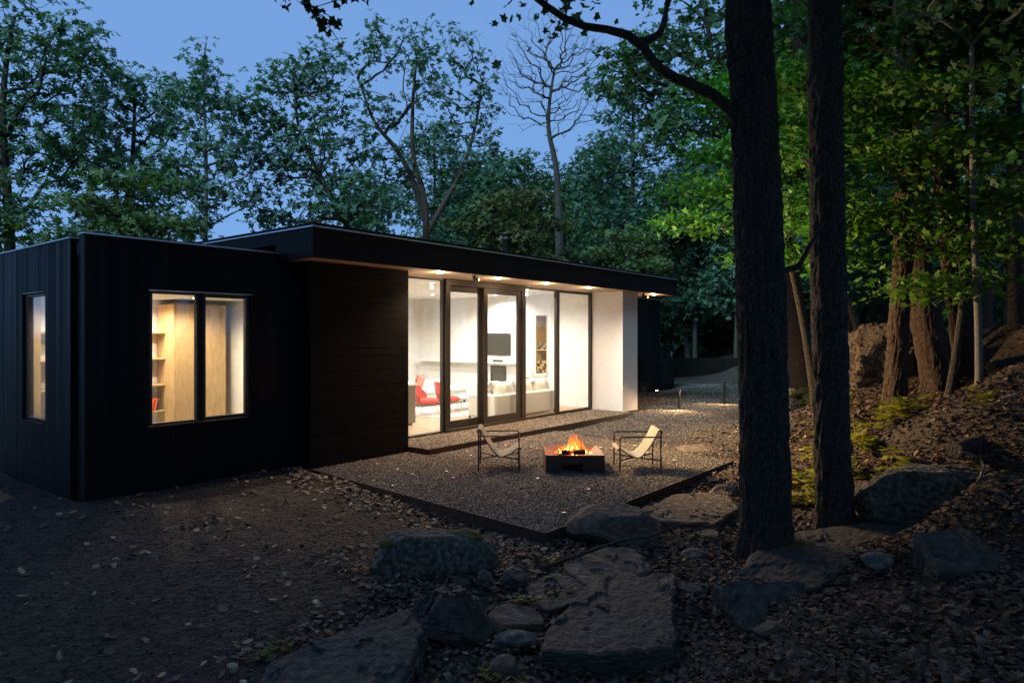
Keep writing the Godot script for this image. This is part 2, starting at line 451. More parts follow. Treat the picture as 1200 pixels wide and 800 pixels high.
func stones(label: String, called: String, poly: PackedVector2Array, count: int, y0: float, smin: float, smax: float, dark: Color, light: Color, on_ground := false) -> void:
	var lo := poly[0]
	var hi := poly[0]
	for p in poly:
		lo = lo.min(p)
		hi = hi.max(p)
	var a := Acc.new()
	var r2 := RandomNumberGenerator.new()
	r2.seed = 77
	var vs := [Vector3(1, 0, 0), Vector3(0, 0, 1), Vector3(-1, 0, 0), Vector3(0, 0, -1), Vector3(0.1, 0.8, 0.1), Vector3(0, -0.7, 0)]
	for k in 6: vs[k] += Vector3(r2.randf_range(-0.25, 0.25), r2.randf_range(-0.2, 0.2), r2.randf_range(-0.25, 0.25))
	for k in 4:
		a.tri(vs[(k + 1) % 4], vs[k], vs[4])
		a.tri(vs[k], vs[(k + 1) % 4], vs[5])
	var mm := MultiMesh.new()
	mm.transform_format = MultiMesh.TRANSFORM_3D
	mm.use_colors = true
	mm.mesh = a.mesh()
	var tr := []
	var co := []
	while tr.size() < count:
		var p := Vector2(rng.randf_range(lo.x, hi.x), rng.randf_range(lo.y, hi.y))
		if not Geometry2D.is_point_in_polygon(p, poly): continue
		var s := rng.randf_range(smin, smax) * (0.6 + 0.8 * rng.randf() * rng.randf())
		var y := (height(p.x, p.y) if on_ground else y0) + s * 0.2
		var b := Basis.from_euler(Vector3(rng.randf_range(-0.7, 0.7), rng.randf() * TAU, rng.randf_range(-0.7, 0.7))).scaled(Vector3(s, s * rng.randf_range(0.5, 0.9), s * rng.randf_range(0.6, 1.0)))
		tr.append(Transform3D(b, Vector3(p.x, y, p.y)))
		var q := pow(rng.randf(), 1.6)
		co.append(dark.lerp(light, q) * Color(1, rng.randf_range(0.95, 1.02), rng.randf_range(0.9, 1.03)))
	mm.instance_count = count
	for k in count:
		mm.set_instance_transform(k, tr[k])
		mm.set_instance_color(k, co[k])
	var o := MultiMeshInstance3D.new()
	o.name = numbered(called)
	o.multimesh = mm
	o.material_override = M.gravel_stone
	add_child(o)
	o.set_meta("kind", "stuff")
	tag(o, label, "gravel")

func sheet(called: String, poly: PackedVector2Array, y: float, m: Material, thick := 0.12) -> MeshInstance3D:
	var a := Acc.new()
	var idx := Geometry2D.triangulate_polygon(poly)
	for k in range(0, idx.size(), 3):
		var p := poly[idx[k]]
		var q := poly[idx[k + 1]]
		var r := poly[idx[k + 2]]
		if (q - p).cross(r - p) > 0:
			var s := q
			q = r
			r = s
		a.tri(Vector3(p.x, y, p.y), Vector3(q.x, y, q.y), Vector3(r.x, y, r.y))
	return structure(called, a.mesh(), m)

func edge_strip(called: String, label: String, p: Vector2, q: Vector2, y0: float, y1: float, grp := "") -> void:
	var d := q - p
	var t := thing(called, label, "edging", Vector3((p.x + q.x) / 2, y0, (p.y + q.y) / 2), -d.angle(), grp)
	var n := int(ceil(d.length() / 2.9))
	for k in n:
		var l := d.length() / n
		part(t, "steel_plate", cbox(l - 0.006, y1 - y0, 0.014, 0.002), M.edging, Vector3(-d.length() / 2 + l * (k + 0.5), (y1 - y0) / 2, 0))

func build_terrace() -> void:
	sheet("terrace_gravel_bed", terrace, -0.068, M.gravel)
	stones("loose grey gravel covering the fire pit terrace", "gravel", terrace, 52000, -0.066, 0.009, 0.022, Color(0.06, 0.048, 0.037), Color(0.38, 0.315, 0.245))
	var step := PackedVector2Array([Vector2(8.97, -10.34), Vector2(8.97, -9.06), Vector2(16.78, -9.06), Vector2(16.78, -10.34)])
	sheet("step_gravel_bed", step, 0.03, M.gravel)
	stones("loose grey gravel of the raised strip along the glass wall", "gravel", step, 22000, 0.032, 0.009, 0.022, Color(0.06, 0.048, 0.037), Color(0.38, 0.315, 0.245))
	var path := PackedVector2Array([Vector2(12.1, -4.6), Vector2(13.2, -9.0), Vector2(17.7, -9.0), Vector2(18, -11.8), Vector2(25, -12.0), Vector2(30, -13), Vector2(27, -9), Vector2(20, -6.5), Vector2(16, -4.6)])
	stones("brown stones strewn over the path beside the terrace", "gravel", path, 26000, 0.0, 0.012, 0.03, Color(0.05, 0.044, 0.038), Color(0.3, 0.27, 0.23), true)
	var dirt := PackedVector2Array([Vector2(0.2, -13.5), Vector2(3.5, -13.5), Vector2(3.5, -9.95), Vector2(6.7, -9.8), Vector2(6.1, -4.4), Vector2(5.2, -3.4), Vector2(1.6, -3.0)])
	stones("soil crumbs and small stones over the bare dirt at left", "soil_crumbs", dirt, 22000, 0.0, 0.006, 0.018, Color(0.018, 0.012, 0.008), Color(0.11, 0.08, 0.056), true)
	var T := terrace
	edge_strip("steel_edging", "rusted steel edging of the gravel terrace beside the dirt and mossy boulder", T[0], T[1], -0.36, -0.052)
	edge_strip("steel_edging", "rusted steel edging of the gravel terrace facing the rocks and big trunks", T[1], T[2], -0.36, -0.052)
	edge_strip("steel_edging", "thin steel edging behind the right sling chair, almost level with the path", T[2], T[3] , -0.3, -0.05)
	edge_strip("steel_edging", "long dark steel edge of the raised gravel strip before the glass doors", Vector2(8.96, -9.05), Vector2(16.79, -9.05), -0.16, 0.042)
	edge_strip("steel_edging", "short end of the raised gravel strip meeting the dark board wall", Vector2(8.955, -9.06), Vector2(8.955, -9.58), -0.16, 0.041)

# ---------------------------------------------------------------- house
func boards_v(parent: Node3D, along: String, fixed: float, a0: float, a1: float, y0: float, y1: float, w: float, th: float, holes: Array, mats: Array) -> void:
	var n := int(round((a1 - a0) / w))
	var ww := (a1 - a0) / n
	for k in n:
		var c := a0 + ww * (k + 0.5)
		var spans := [[y0, y1]]
		for h in holes:
			if c + ww * 0.5 > h[0] + 0.005 and c - ww * 0.5 < h[1] - 0.005: spans = [[y0, h[2]], [h[3], y1]]
		for s in spans:
			if s[1] - s[0] < 0.02: continue
			var ly: float = s[1] - s[0]
			var m: Material = mats[rng.randi() % mats.size()]
			var jut := rng.randf_range(-0.0015, 0.0015)
			if along == "x": part(parent, "board", cbox(ww - 0.0035, ly, th, 0.002), m, Vector3(c, (s[0] + s[1]) / 2, fixed + jut))
			else: part(parent, "board", cbox(th, ly, ww - 0.0035, 0.002), m, Vector3(fixed + jut, (s[0] + s[1]) / 2, c))

func boards_h(parent: Node3D, x0: float, x1: float, y0: float, y1: float, zf: float, w: float, th: float, mats: Array, along := "x") -> void:
	var n := int(round((y1 - y0) / w))
	var ww := (y1 - y0) / n
	for k in n:
		var m: Material = mats[rng.randi() % mats.size()]
		var jut := rng.randf_range(-0.001, 0.001)
		var y := y0 + ww * (k + 0.5)
		if along == "x": part(parent, "board", cbox(x1 - x0, ww - 0.0035, th, 0.0015), m, Vector3((x0 + x1) / 2, y, zf + jut))
		else: part(parent, "board", cbox(th, ww - 0.0035, x1 - x0, 0.0015), m, Vector3(zf + jut, y, (x0 + x1) / 2))

func node(parent: Node3D, called: String) -> Node3D:
	var o := Node3D.new()
	o.name = called
	parent.add_child(o, true)
	return o

func spot(at: Vector3, dir: Vector3, angle: float, energy: float, col: Color, size := 0.04, soft := 0.6) -> SpotLight3D:
	var l := SpotLight3D.new()
	l.name = "lamp_light"
	l.light_energy = energy
	l.light_color = col
	l.spot_angle = angle
	l.spot_angle_attenuation = soft
	l.spot_range = 60
	l.light_size = size
	l.shadow_enabled = true
	add_child(l, true)
	var up := Vector3.UP if absf(dir.normalized().y) < 0.9 else Vector3.RIGHT
	l.look_at_from_position(at, at + dir, up)
	return l

func downlight(house: Node3D, at: Vector3, m: Material, r := 0.05) -> void:
	var ring := part(house, "downlight", lathe([[r, -0.004], [r + 0.016, -0.006], [r + 0.018, 0.004], [r, 0.004]], 20), M.white_paint, at)
	part(ring, "lens", lathe([[0.0, -0.024], [r * 0.55, -0.02], [r * 0.9, -0.01], [r, 0.003]], 20), m)

func pane_frame(win: Node3D, x0: float, x1: float, y0: float, y1: float, z: float, fw: float, fd: float, m: Material, bottom := -1.0) -> void:
	if bottom < 0: bottom = fw
	block(win, "frame", Vector3(x0, y0, z - fd), Vector3(x0 + fw, y1, z), m)
	block(win, "frame", Vector3(x1 - fw, y0, z - fd), Vector3(x1, y1, z), m)
	block(win, "frame", Vector3(x0 + fw, y1 - fw, z - fd + 0.002), Vector3(x1 - fw, y1, z - 0.002), m)
	block(win, "frame", Vector3(x0 + fw, y0, z - fd + 0.002), Vector3(x1 - fw, y0 + bottom, z - 0.002), m)
	block(win, "pane", Vector3(x0 + fw, y0 + bottom, z - fd * 0.55), Vector3(x1 - fw, y1 - fw, z - fd * 0.55 + 0.006), M.glass, 0.0)

func build_house() -> void:
	var H := thing("house", "low black timber house with flat roofs and tall lit windows", "house")
	var V := [M.stain_a, M.stain_b, M.stain_c]
	var Hh := [M.stain_h_a, M.stain_h_b, M.stain_h_c]
	# --- bedroom block: front wall z=-10, side wall x=3.55
	var fw := part(H, "front_wall", boxes([[Vector3(3.58, -0.3, -10.2), Vector3(4.38, 3.47, -10.03)], [Vector3(5.93, -0.3, -10.2), Vector3(7.0, 3.3, -10.03)], [Vector3(4.38, -0.3, -10.2), Vector3(5.93, 0.855, -10.03)], [Vector3(4.38, 2.79, -10.2), Vector3(5.93, 3.47, -10.03)]]), M.black_trim)
	boards_v(fw, "x", -10.015, 3.555, 6.76, -0.14, 3.49, 0.138, 0.028, [[4.383, 5.927, 0.857, 2.79]], V)
	var sw := part(H, "side_wall", null, M.black_trim)
	sw.mesh = boxes([[Vector3(3.7, -0.3, -11.48), Vector3(3.78, 3.47, -10.2)], [Vector3(3.58, -0.3, -11.48), Vector3(3.7, 3.47, -10.48)], [Vector3(3.58, -0.3, -19.0), Vector3(3.72, 3.47, -12.32)], [Vector3(3.58, -0.3, -12.32), Vector3(3.72, 0.873, -11.48)], [Vector3(3.58, 2.78, -12.32), Vector3(3.72, 3.47, -11.48)]])
	block(H, "window_lining", Vector3(3.661, 0.87, -12.335), Vector3(3.76, 2.78, -12.3), M.plywood, 0.002)
	boards_v(sw, "z", 3.564, -18.9, -10.475, -0.14, 3.47, 0.138, 0.028, [[-12.32, -11.48, 0.873, 2.78]], V)
	boards_v(sw, "z", 3.566, -10.14, -10.03, -0.14, 3.49, 0.11, 0.024, [], V)
	# downpipe in the slot beside the corner
	var dp := part(H, "downpipe", rod([Vector3(3.64, -0.1, -10.3), Vector3(3.64, 3.28, -10.3)], 0.05, 14), M.black_trim)
	part(dp, "rain_head", cbox(0.1, 0.16, 0.2, 0.008), M.black_trim, Vector3(3.645, 3.32, -10.3))
	# low roof and its metal edge
	block(H, "low_roof", Vector3(3.62, 3.3, -18.9), Vector3(6.88, 3.44, -10.06), M.roofing)
	var e1 := node(H, "roof_edge")
	block(e1, "flashing", Vector3(3.53, 3.492, -10.17), Vector3(6.47, 3.512, -9.975), M.flashing, 0.002)
	block(e1, "flashing", Vector3(3.532, 3.472, -18.9), Vector3(3.66, 3.492, -10.46), M.flashing, 0.002)
	block(e1, "coping", Vector3(3.55, 3.513, -10.18), Vector3(6.47, 3.525, -9.985), M.black_trim, 0.002)
	block(e1, "coping", Vector3(3.55, 3.493, -18.9), Vector3(3.68, 3.505, -10.46), M.black_trim, 0.002)
	# bedroom windows
	var w1 := node(H, "window")
	pane_frame(w1, 4.39, 5.1, 0.865, 2.782, -10.01, 0.035, 0.09, M.bronze)
	pane_frame(w1, 5.16, 5.92, 0.865, 2.782, -10.03, 0.055, 0.08, M.bronze)
	block(w1, "mullion", Vector3(5.1, 0.865, -10.11), Vector3(5.16, 2.782, -9.998), M.black_trim)
	block(w1, "sill", Vector3(4.36, 0.838, -10.03), Vector3(5.95, 0.857, -9.975), M.black_trim)
	block(w1, "head_flashing", Vector3(4.36, 2.79, -10.02), Vector3(5.95, 2.8, -9.975), M.flashing, 0.002)
	var w2 := node(H, "window")
	for zz in [[-12.31, -12.27], [-11.53, -11.49]]: block(w2, "frame", Vector3(3.58, 0.88, zz[0]), Vector3(3.66, 2.772, zz[1]), M.bronze)
	block(w2, "frame", Vector3(3.582, 0.88, -12.27), Vector3(3.658, 0.92, -11.53), M.bronze)
	block(w2, "frame", Vector3(3.582, 2.732, -12.27), Vector3(3.658, 2.772, -11.53), M.bronze)
	block(w2, "pane", Vector3(3.615, 0.92, -12.27), Vector3(3.621, 2.732, -11.53), M.glass, 0.0)
	block(w2, "sill", Vector3(3.53, 0.855, -12.34), Vector3(3.6, 0.873, -11.46), M.black_trim)
	block(w2, "head_flashing", Vector3(3.53, 2.782, -12.34), Vector3(3.6, 2.79, -11.46), M.flashing, 0.002)
	# bedroom inside
	var r1 := part(H, "bedroom_lining", boxes([[Vector3(3.72, -0.05, -13.1), Vector3(7.0, 0.05, -10.2)], [Vector3(3.72, 2.8, -13.1), Vector3(7.1, 2.95, -10.2)], [Vector3(3.72, 0.05, -13.1), Vector3(7.0, 2.8, -12.84)], [Vector3(7.0, -0.05, -13.1), Vector3(7.1, 2.8, -10.2)]]), M.plaster)
	part(r1, "closet_side", cbox(0.03, 2.66, 0.64, 0.003), M.plywood, Vector3(5.77, 1.38, -12.52))
	for k in 2: part(r1, "closet_door", cbox(0.462, 2.16, 0.025, 0.003), [M.plywood_b, M.plywood][k], Vector3(6.018 + 0.467 * k, 1.63, -12.2))
	for k in 2: part(r1, "closet_drawer", cbox(0.462, 0.46, 0.025, 0.003), [M.plywood, M.plywood_b][k], Vector3(6.018 + 0.467 * k, 0.31, -12.2))
	part(r1, "closet_top", cbox(0.9, 0.03, 0.6, 0.003), M.plywood, Vector3(6.24, 2.69, -12.52))
	part(r1, "closet_end", cbox(0.025, 2.66, 0.64, 0.003), M.plywood, Vector3(6.72, 1.38, -12.52))
	for y in [2.2, 1.735, 1.265, 0.8]: part(r1, "shelf", cbox(1.94, 0.03, 0.33, 0.003), M.plywood_b, Vector3(4.785, y, -12.675))
	var dr := part(r1, "door", cbox(0.04, 2.13, 0.86, 0.004), M.door_paint, Vector3(6.985, 1.115, -12.14))
	part(dr, "door_handle", rod([Vector3(-0.02, -0.12, -0.36), Vector3(-0.06, -0.12, -0.36), Vector3(-0.06, -0.12, -0.25)], 0.011), M.chrome)
	for p in [Vector3(4.3, 2.797, -12.0), Vector3(5.0, 2.797, -11.5), Vector3(5.8, 2.797, -11.5), Vector3(5.2, 2.797, -12.3)]:  # some of these are out of view, placed to brighten the bedroom
		downlight(H, p, M.room_glow, 0.05)
		spot(p - Vector3(0, 0.045, 0), Vector3.DOWN, 80, 3.3, Color(1.0, 0.93, 0.81), 0.05)
	# --- dark wing wall with level boards
	var ww := part(H, "wing_wall", boxes([[Vector3(6.79, -0.3, -10.02), Vector3(8.94, 3.37, -9.64)], [Vector3(6.8, -0.3, -10.5), Vector3(8.93, 3.37, -10.02)]]), M.black_trim)
	boards_h(ww, 6.77, 8.955, -0.06, 3.385, -9.615, 0.132, 0.03, Hh)
	boards_v(ww, "z", 6.775, -10.0, -9.632, -0.1, 3.385, 0.18, 0.03, [], V)
	boards_h(ww, -10.34, -9.633, 0.045, 3.385, 8.94, 0.132, 0.03, Hh, "z")
	block(H, "wall_lamp", Vector3(6.69, 2.75, -9.96), Vector3(6.755, 3.0, -9.84), M.black_trim, 0.01)
	# --- high roof
	var rf := block(H, "high_roof", Vector3(6.52, 3.7, -18.6), Vector3(19.77, 3.86, -9.16), M.roofing)
	rf.name = "high_roof"
	var fas := node(H, "fascia")
	var fx := [6.48, 9.15, 11.8, 14.5, 17.2, 19.81]
	for k in 5: block(fas, "fascia_board", Vector3(fx[k] + (0.004 if k else 0.0), 3.386, -9.158), Vector3(fx[k + 1], 3.865, -9.12), M.black_trim, 0.003)
	block(fas, "fascia_board", Vector3(6.48, 3.386, -10.17), Vector3(6.515, 3.865, -9.159), M.black_trim, 0.003)
	block(fas, "fascia_board", Vector3(6.482, 3.66, -18.6), Vector3(6.515, 3.863, -10.172), M.black_trim, 0.003)
	block(fas, "fascia_board", Vector3(19.775, 3.386, -18.6), Vector3(19.808, 3.865, -9.159), M.black_trim, 0.003)
	block(H, "clerestory_wall", Vector3(6.9, 3.3, -18.4), Vector3(7.0, 3.7, -10.1), M.black_trim)
	var e2 := node(H, "roof_edge")
	block(e2, "flashing", Vector3(6.462, 3.866, -9.2), Vector3(19.83, 3.888, -9.102), M.flashing, 0.002)
	block(e2, "flashing", Vector3(6.462, 3.866, -18.6), Vector3(6.56, 3.888, -9.202), M.flashing, 0.002)
	block(e2, "coping", Vector3(6.49, 3.889, -9.32), Vector3(19.8, 3.94, -9.125), M.black_trim, 0.003)
	block(e2, "coping", Vector3(6.49, 3.889, -18.6), Vector3(6.66, 3.94, -9.322), M.black_trim, 0.003)
	var sof := node(H, "soffit")
	for k in 9:
		var z0 := -9.16 - 0.139 * k
		block(sof, "soffit_plank", Vector3(6.53 if k < 6 else 8.95, 3.388, z0 - 0.134), Vector3(13.1, 3.404, z0), [M.cedar_a, M.cedar_b][(k * 7 + 1) % 2], 0.002)
		block(sof, "soffit_plank", Vector3(13.104, 3.388, z0 - 0.134), Vector3(19.77, 3.404, z0), [M.cedar_b, M.cedar_a][(k * 5) % 2], 0.002)
	block(H, "eave_board", Vector3(17.7, 3.389, -18.5), Vector3(19.77, 3.404, -10.42), M.cedar_b)
	# --- living room shell
	var zi := -17.5
	var sh := part(H, "living_room_shell", boxes([[Vector3(6.9, -0.2, zi), Vector3(16.8, 0.065, -10.45)], [Vector3(7.1, 3.4, zi), Vector3(16.8, 3.69, -10.42)], [Vector3(6.9, 0.065, zi), Vector3(7.3, 3.4, -10.5)], [Vector3(6.9, -0.2, zi - 0.3), Vector3(17.6, 3.69, zi)]]), M.plaster)
	var fl := node(H, "floor")
	for k in 36:
		var z1 := -10.46 - 0.195 * k
		var cut := 9.6 + 4.5 * fmod(k * 0.618, 1.0)
		block(fl, "floor_plank", Vector3(7.31, 0.066, z1 - 0.193), Vector3(cut - 0.002, 0.082, z1), [M.oak_floor, M.oak_floor_b][k % 2], 0.001)
		block(fl, "floor_plank", Vector3(cut, 0.066, z1 - 0.193), Vector3(16.8, 0.082, z1), [M.oak_floor_b, M.oak_floor][(k / 2) % 2], 0.001)
	# thick end wall: white fin outside; wood niche and fireplace inside
	var ew := part(H, "end_wall", boxes([[Vector3(16.81, 0.02, -11.94), Vector3(17.67, 3.386, -9.37)], [Vector3(16.81, -0.2, -12.37), Vector3(17.67, 0.3, -11.94)], [Vector3(16.81, 2.77, -12.37), Vector3(17.67, 3.386, -11.94)], [Vector3(17.3, 0.3, -12.37), Vector3(17.67, 2.77, -11.94)],
		[Vector3(16.81, -0.2, -13.53), Vector3(17.67, 3.386, -12.37)], [Vector3(16.81, -0.2, -14.15), Vector3(17.67, 0.65, -13.53)], [Vector3(16.81, 1.18, -14.15), Vector3(17.67, 3.386, -13.53)], [Vector3(17.2, 0.65, -14.15), Vector3(17.67, 1.18, -13.53)], [Vector3(16.81, -0.2, -18.4), Vector3(17.67, 3.386, -14.15)]]), M.stucco)
	ew.name = "end_wall"
	block(ew, "plinth", Vector3(17.0, -0.3, -18.0), Vector3(17.6, 0.02, -9.45), M.black_trim)
	part(H, "end_wall_lining", boxes([[Vector3(16.795, 0.07, -11.94), Vector3(16.81, 3.4, -10.46)], [Vector3(16.795, 0.07, -12.37), Vector3(16.81, 0.3, -11.94)], [Vector3(16.795, 2.77, -12.37), Vector3(16.81, 3.4, -11.94)], [Vector3(16.795, 0.07, -13.53), Vector3(16.81, 3.4, -12.37)], [Vector3(16.795, 0.07, -14.15), Vector3(16.81, 0.65, -13.53)], [Vector3(16.795, 1.18, -14.15), Vector3(16.81, 3.4, -13.53)], [Vector3(16.795, 0.07, zi), Vector3(16.81, 3.4, -14.15)]]), M.plaster)
	var ni := node(H, "wood_niche")
	for zz in [[-12.37, -12.345], [-11.965, -11.94]]: block(ni, "niche_side", Vector3(16.785, 0.3, zz[0]), Vector3(17.3, 2.77, zz[1]), M.plywood, 0.002)
	block(ni, "niche_back", Vector3(17.28, 0.302, -12.344), Vector3(17.3, 2.768, -11.966), M.plywood)
	for y in [0.302, 1.7, 2.745]: block(ni, "niche_shelf", Vector3(16.79, y, -12.344), Vector3(17.279, y + 0.024, -11.966), M.plywood, 0.002)
	var fp := node(H, "fireplace")
	block(fp, "firebox", Vector3(16.9, 0.652, -14.148), Vector3(17.19, 1.178, -13.532), M.char)
	block(fp, "fire_glass", Vector3(16.79, 0.69, -14.11), Vector3(16.8, 1.14, -13.57), M.soot_glass)
	for e in [[Vector3(16.77, 0.64, -14.16), Vector3(16.794, 0.69, -13.52)], [Vector3(16.77, 1.14, -14.16), Vector3(16.794, 1.19, -13.52)], [Vector3(16.77, 0.69, -14.16), Vector3(16.794, 1.14, -14.11)], [Vector3(16.77, 0.69, -13.57), Vector3(16.794, 1.14, -13.52)]]: block(fp, "fire_frame", e[0], e[1], M.iron)
	block(fp, "mantel", Vector3(16.5, 1.27, -17.3), Vector3(16.794, 1.31, -12.95), M.white_paint)
	block(fp, "hearth_bench", Vector3(16.45, 0.083, -17.3), Vector3(16.794, 0.45, -12.95), M.white_paint)
	# flue above the roof
	var flue := part(H, "flue", lathe([[0.15, 3.86], [0.13, 3.95], [0.13, 5.2], [0.17, 5.21], [0.17, 5.27], [0.13, 5.28], [0.13, 5.36], [0.2, 5.37], [0.19, 5.44], [0.0, 5.47]], 20), M.iron, Vector3(17.1, 0, -13.75))
	flue.name = "flue"
	# far glass door in the back wall
	var bd := node(H, "window")
	for e in [[13.6, 13.7], [15.9, 16.0]]: block(bd, "frame", Vector3(e[0], 0.083, zi + 0.001), Vector3(e[1], 2.75, zi + 0.06), M.bronze)
	block(bd, "frame", Vector3(13.7, 2.65, zi + 0.002), Vector3(15.9, 2.75, zi + 0.058), M.bronze)
	block(bd, "pane", Vector3(13.7, 0.083, zi + 0.02), Vector3(15.9, 2.65, zi + 0.03), M.soot_glass)
	# --- glass front: fixed lights and the sliding doors
	var zg := -10.36
	var y0 := 0.035
	var y1 := 3.375
	var g1 := node(H, "window")
	pane_frame(g1, 8.96, 10.72, y0, y1, zg, 0.04, 0.1, M.bronze)
	var g2 := node(H, "sliding_door")
	block(g2, "door_head", Vector3(10.72, 3.25, zg - 0.14), Vector3(13.58, 3.384, zg + 0.06), M.bronze)
	block(g2, "door_track", Vector3(10.72, 0.03, zg - 0.14), Vector3(13.58, 0.1, zg + 0.07), M.bronze)
	block(g2, "door_jamb", Vector3(10.72, 0.1, zg - 0.14), Vector3(10.85, 3.25, zg + 0.06), M.bronze)
	block(g2, "door_jamb", Vector3(13.42, 0.1, zg - 0.14), Vector3(13.58, 3.25, zg + 0.06), M.bronze)
	pane_frame(g2, 10.85, 12.06, 0.1, 3.25, zg - 0.06, 0.13, 0.06, M.bronze, 0.16)
	pane_frame(g2, 12.0, 13.42, 0.1, 3.25, zg + 0.04, 0.13, 0.06, M.bronze, 0.16)
	part(g2, "door_handle", rod([Vector3(12.07, 1.0, zg + 0.04), Vector3(12.07, 1.0, zg + 0.08), Vector3(12.07, 1.35, zg + 0.08), Vector3(12.07, 1.35, zg + 0.04)], 0.01), M.iron)
	var g3 := node(H, "window")
	pane_frame(g3, 13.58, 15.08, y0, y1, zg, 0.05, 0.1, M.bronze)
	var g4 := node(H, "window")
	pane_frame(g4, 15.082, 16.808, y0, y1, zg, 0.07, 0.1, M.bronze)
	# --- lamps under the roof
	for x in [9.6, 11.4, 13.2, 15.08, 18.77]:
		var p := Vector3(x, 3.386, -9.4)
		downlight(H, p, M.lamp_glow, 0.065)
		var side := OmniLight3D.new()       # extra omni light set below each lens to brighten the soffit
		side.name = "lamp_light"
		side.light_energy = 0.42
		side.light_color = Color(1.0, 0.84, 0.66)
		side.light_size = 0.04
		side.omni_range = 60
		side.shadow_enabled = true
		side.position = p - Vector3(0, 0.1, 0)
		add_child(side, true)
		spot(p - Vector3(0, 0.045, 0), Vector3(0, -1, 0.28), 75, 9.5, Color(1.0, 0.84, 0.66), 0.05, 0.8)
	for p in [Vector3(8.9, 3.398, -11.4), Vector3(11.8, 3.398, -11.4), Vector3(14.8, 3.398, -11.2), Vector3(8.9, 3.398, -14.2), Vector3(11.8, 3.398, -14.2), Vector3(14.8, 3.398, -14.8), Vector3(16.1, 3.398, -13.4), Vector3(13.2, 3.398, -16.4)]:  # several of these are out of view, placed to light the living room
		downlight(H, p, M.room_glow, 0.06)
		spot(p - Vector3(0, 0.045, 0), Vector3.DOWN, 82, 8.8, Color(1.0, 0.99, 0.96), 0.06)
	# unseen lamp at the roof end, placed to light the path and slope
	var fd := part(H, "unseen_floodlight", rod([Vector3(18.3, 3.38, -9.5), Vector3(18.3, 3.3, -9.5), Vector3(18.29, 3.285, -9.36)], 0.045, 12), M.iron)
	part(fd, "lens", rod([Vector3(18.29, 3.285, -9.361), Vector3(18.289, 3.284, -9.352)], 0.036, 12), M.lamp_dim)
	spot(Vector3(18.285, 3.28, -9.32), Vector3(-0.28, -0.12, 1), 46, UNSEEN_FLOOD * 0.3, Color(1.0, 0.8, 0.58), 0.06, 1.0)
	var fe := part(H, "unseen_floodlight", rod([Vector3(10.5, 3.38, -9.3), Vector3(10.5, 3.31, -9.3), Vector3(10.53, 3.295, -9.2)], 0.04, 12), M.iron)  # second unseen lamp, placed under the soffit to light the slope
	part(fe, "lens", rod([Vector3(10.53, 3.295, -9.201), Vector3(10.532, 3.294, -9.193)], 0.033, 12), M.lamp_dim)
	spot(Vector3(10.55, 3.28, -9.15), Vector3(0.4, -0.2, 0.93), 54, UNSEEN_FLOOD, Color(1.0, 0.85, 0.63), 0.08, 1.0)
	# --- dark block and gate beyond
	var S := thing("garage", "black windowless timber block beyond the white end wall", "building")
	var sb := part(S, "wall", boxes([[Vector3(18.4, -0.3, -19), Vector3(24.46, 3.5, -12.04)]]), M.black_trim)
	boards_v(sb, "x", -12.02, 18.4, 24.5, -0.2, 3.5, 0.15, 0.03, [], V)
	block(S, "roof", Vector3(18.35, 3.5, -19), Vector3(24.55, 3.56, -11.98), M.roofing)
	var gt := thing("slatted_gate", "black slatted gate at the end of the black block", "gate", Vector3(25.15, -0.05, -12.02))
	for k in 14: part(gt, "slat", cbox(1.14, 0.115, 0.03, 0.003), V[k % 3], Vector3(0, 0.12 + 0.125 * k, 0))
	for s in [-0.6, 0.6]: part(gt, "post", cbox(0.06, 1.86, 0.06, 0.004), M.black_trim, Vector3(s, 0.93, -0.02))
	part(gt, "latch", cbox(0.05, 0.2, 0.03, 0.006), M.chrome, Vector3(0.35, 1.45, 0.03))

# ---------------------------------------------------------------- furniture
func pillow(w: float, h: float, d: float) -> ArrayMesh:
	var a := Acc.new()
	var n := 12
	for side in 2:
		var first := a.v.size()
		for j in n + 1:
			for i in n + 1:
				var u := i * 2.0 / n - 1.0
				var v := j * 2.0 / n - 1.0
				var f := pow(maxf(0.0, (1 - u * u) * (1 - v * v)), 0.42)
				var pinch := 1.0 - 0.1 * (1.0 - u * u) * absf(v) - 0.02
				var pinch2 := 1.0 - 0.1 * (1.0 - v * v) * absf(u)
				a.v.append(Vector3(u * w * 0.5 * pinch2, v * h * 0.5 * pinch, (d * 0.5 * f + 0.012) * (1 if side == 0 else -1)))
				a.n.append(Vector3.ZERO)
				a.c.append(Color.WHITE)
		for j in n:
			for i in n:
				var k := first + j * (n + 1) + i
				if side == 0: a.t.append_array(PackedInt32Array([k, k + n + 1, k + 1, k + 1, k + n + 1, k + n + 2]))
				else: a.t.append_array(PackedInt32Array([k, k + 1, k + n + 1, k + 1, k + n + 2, k + n + 1]))
	fix_normals(a)
	return a.mesh()

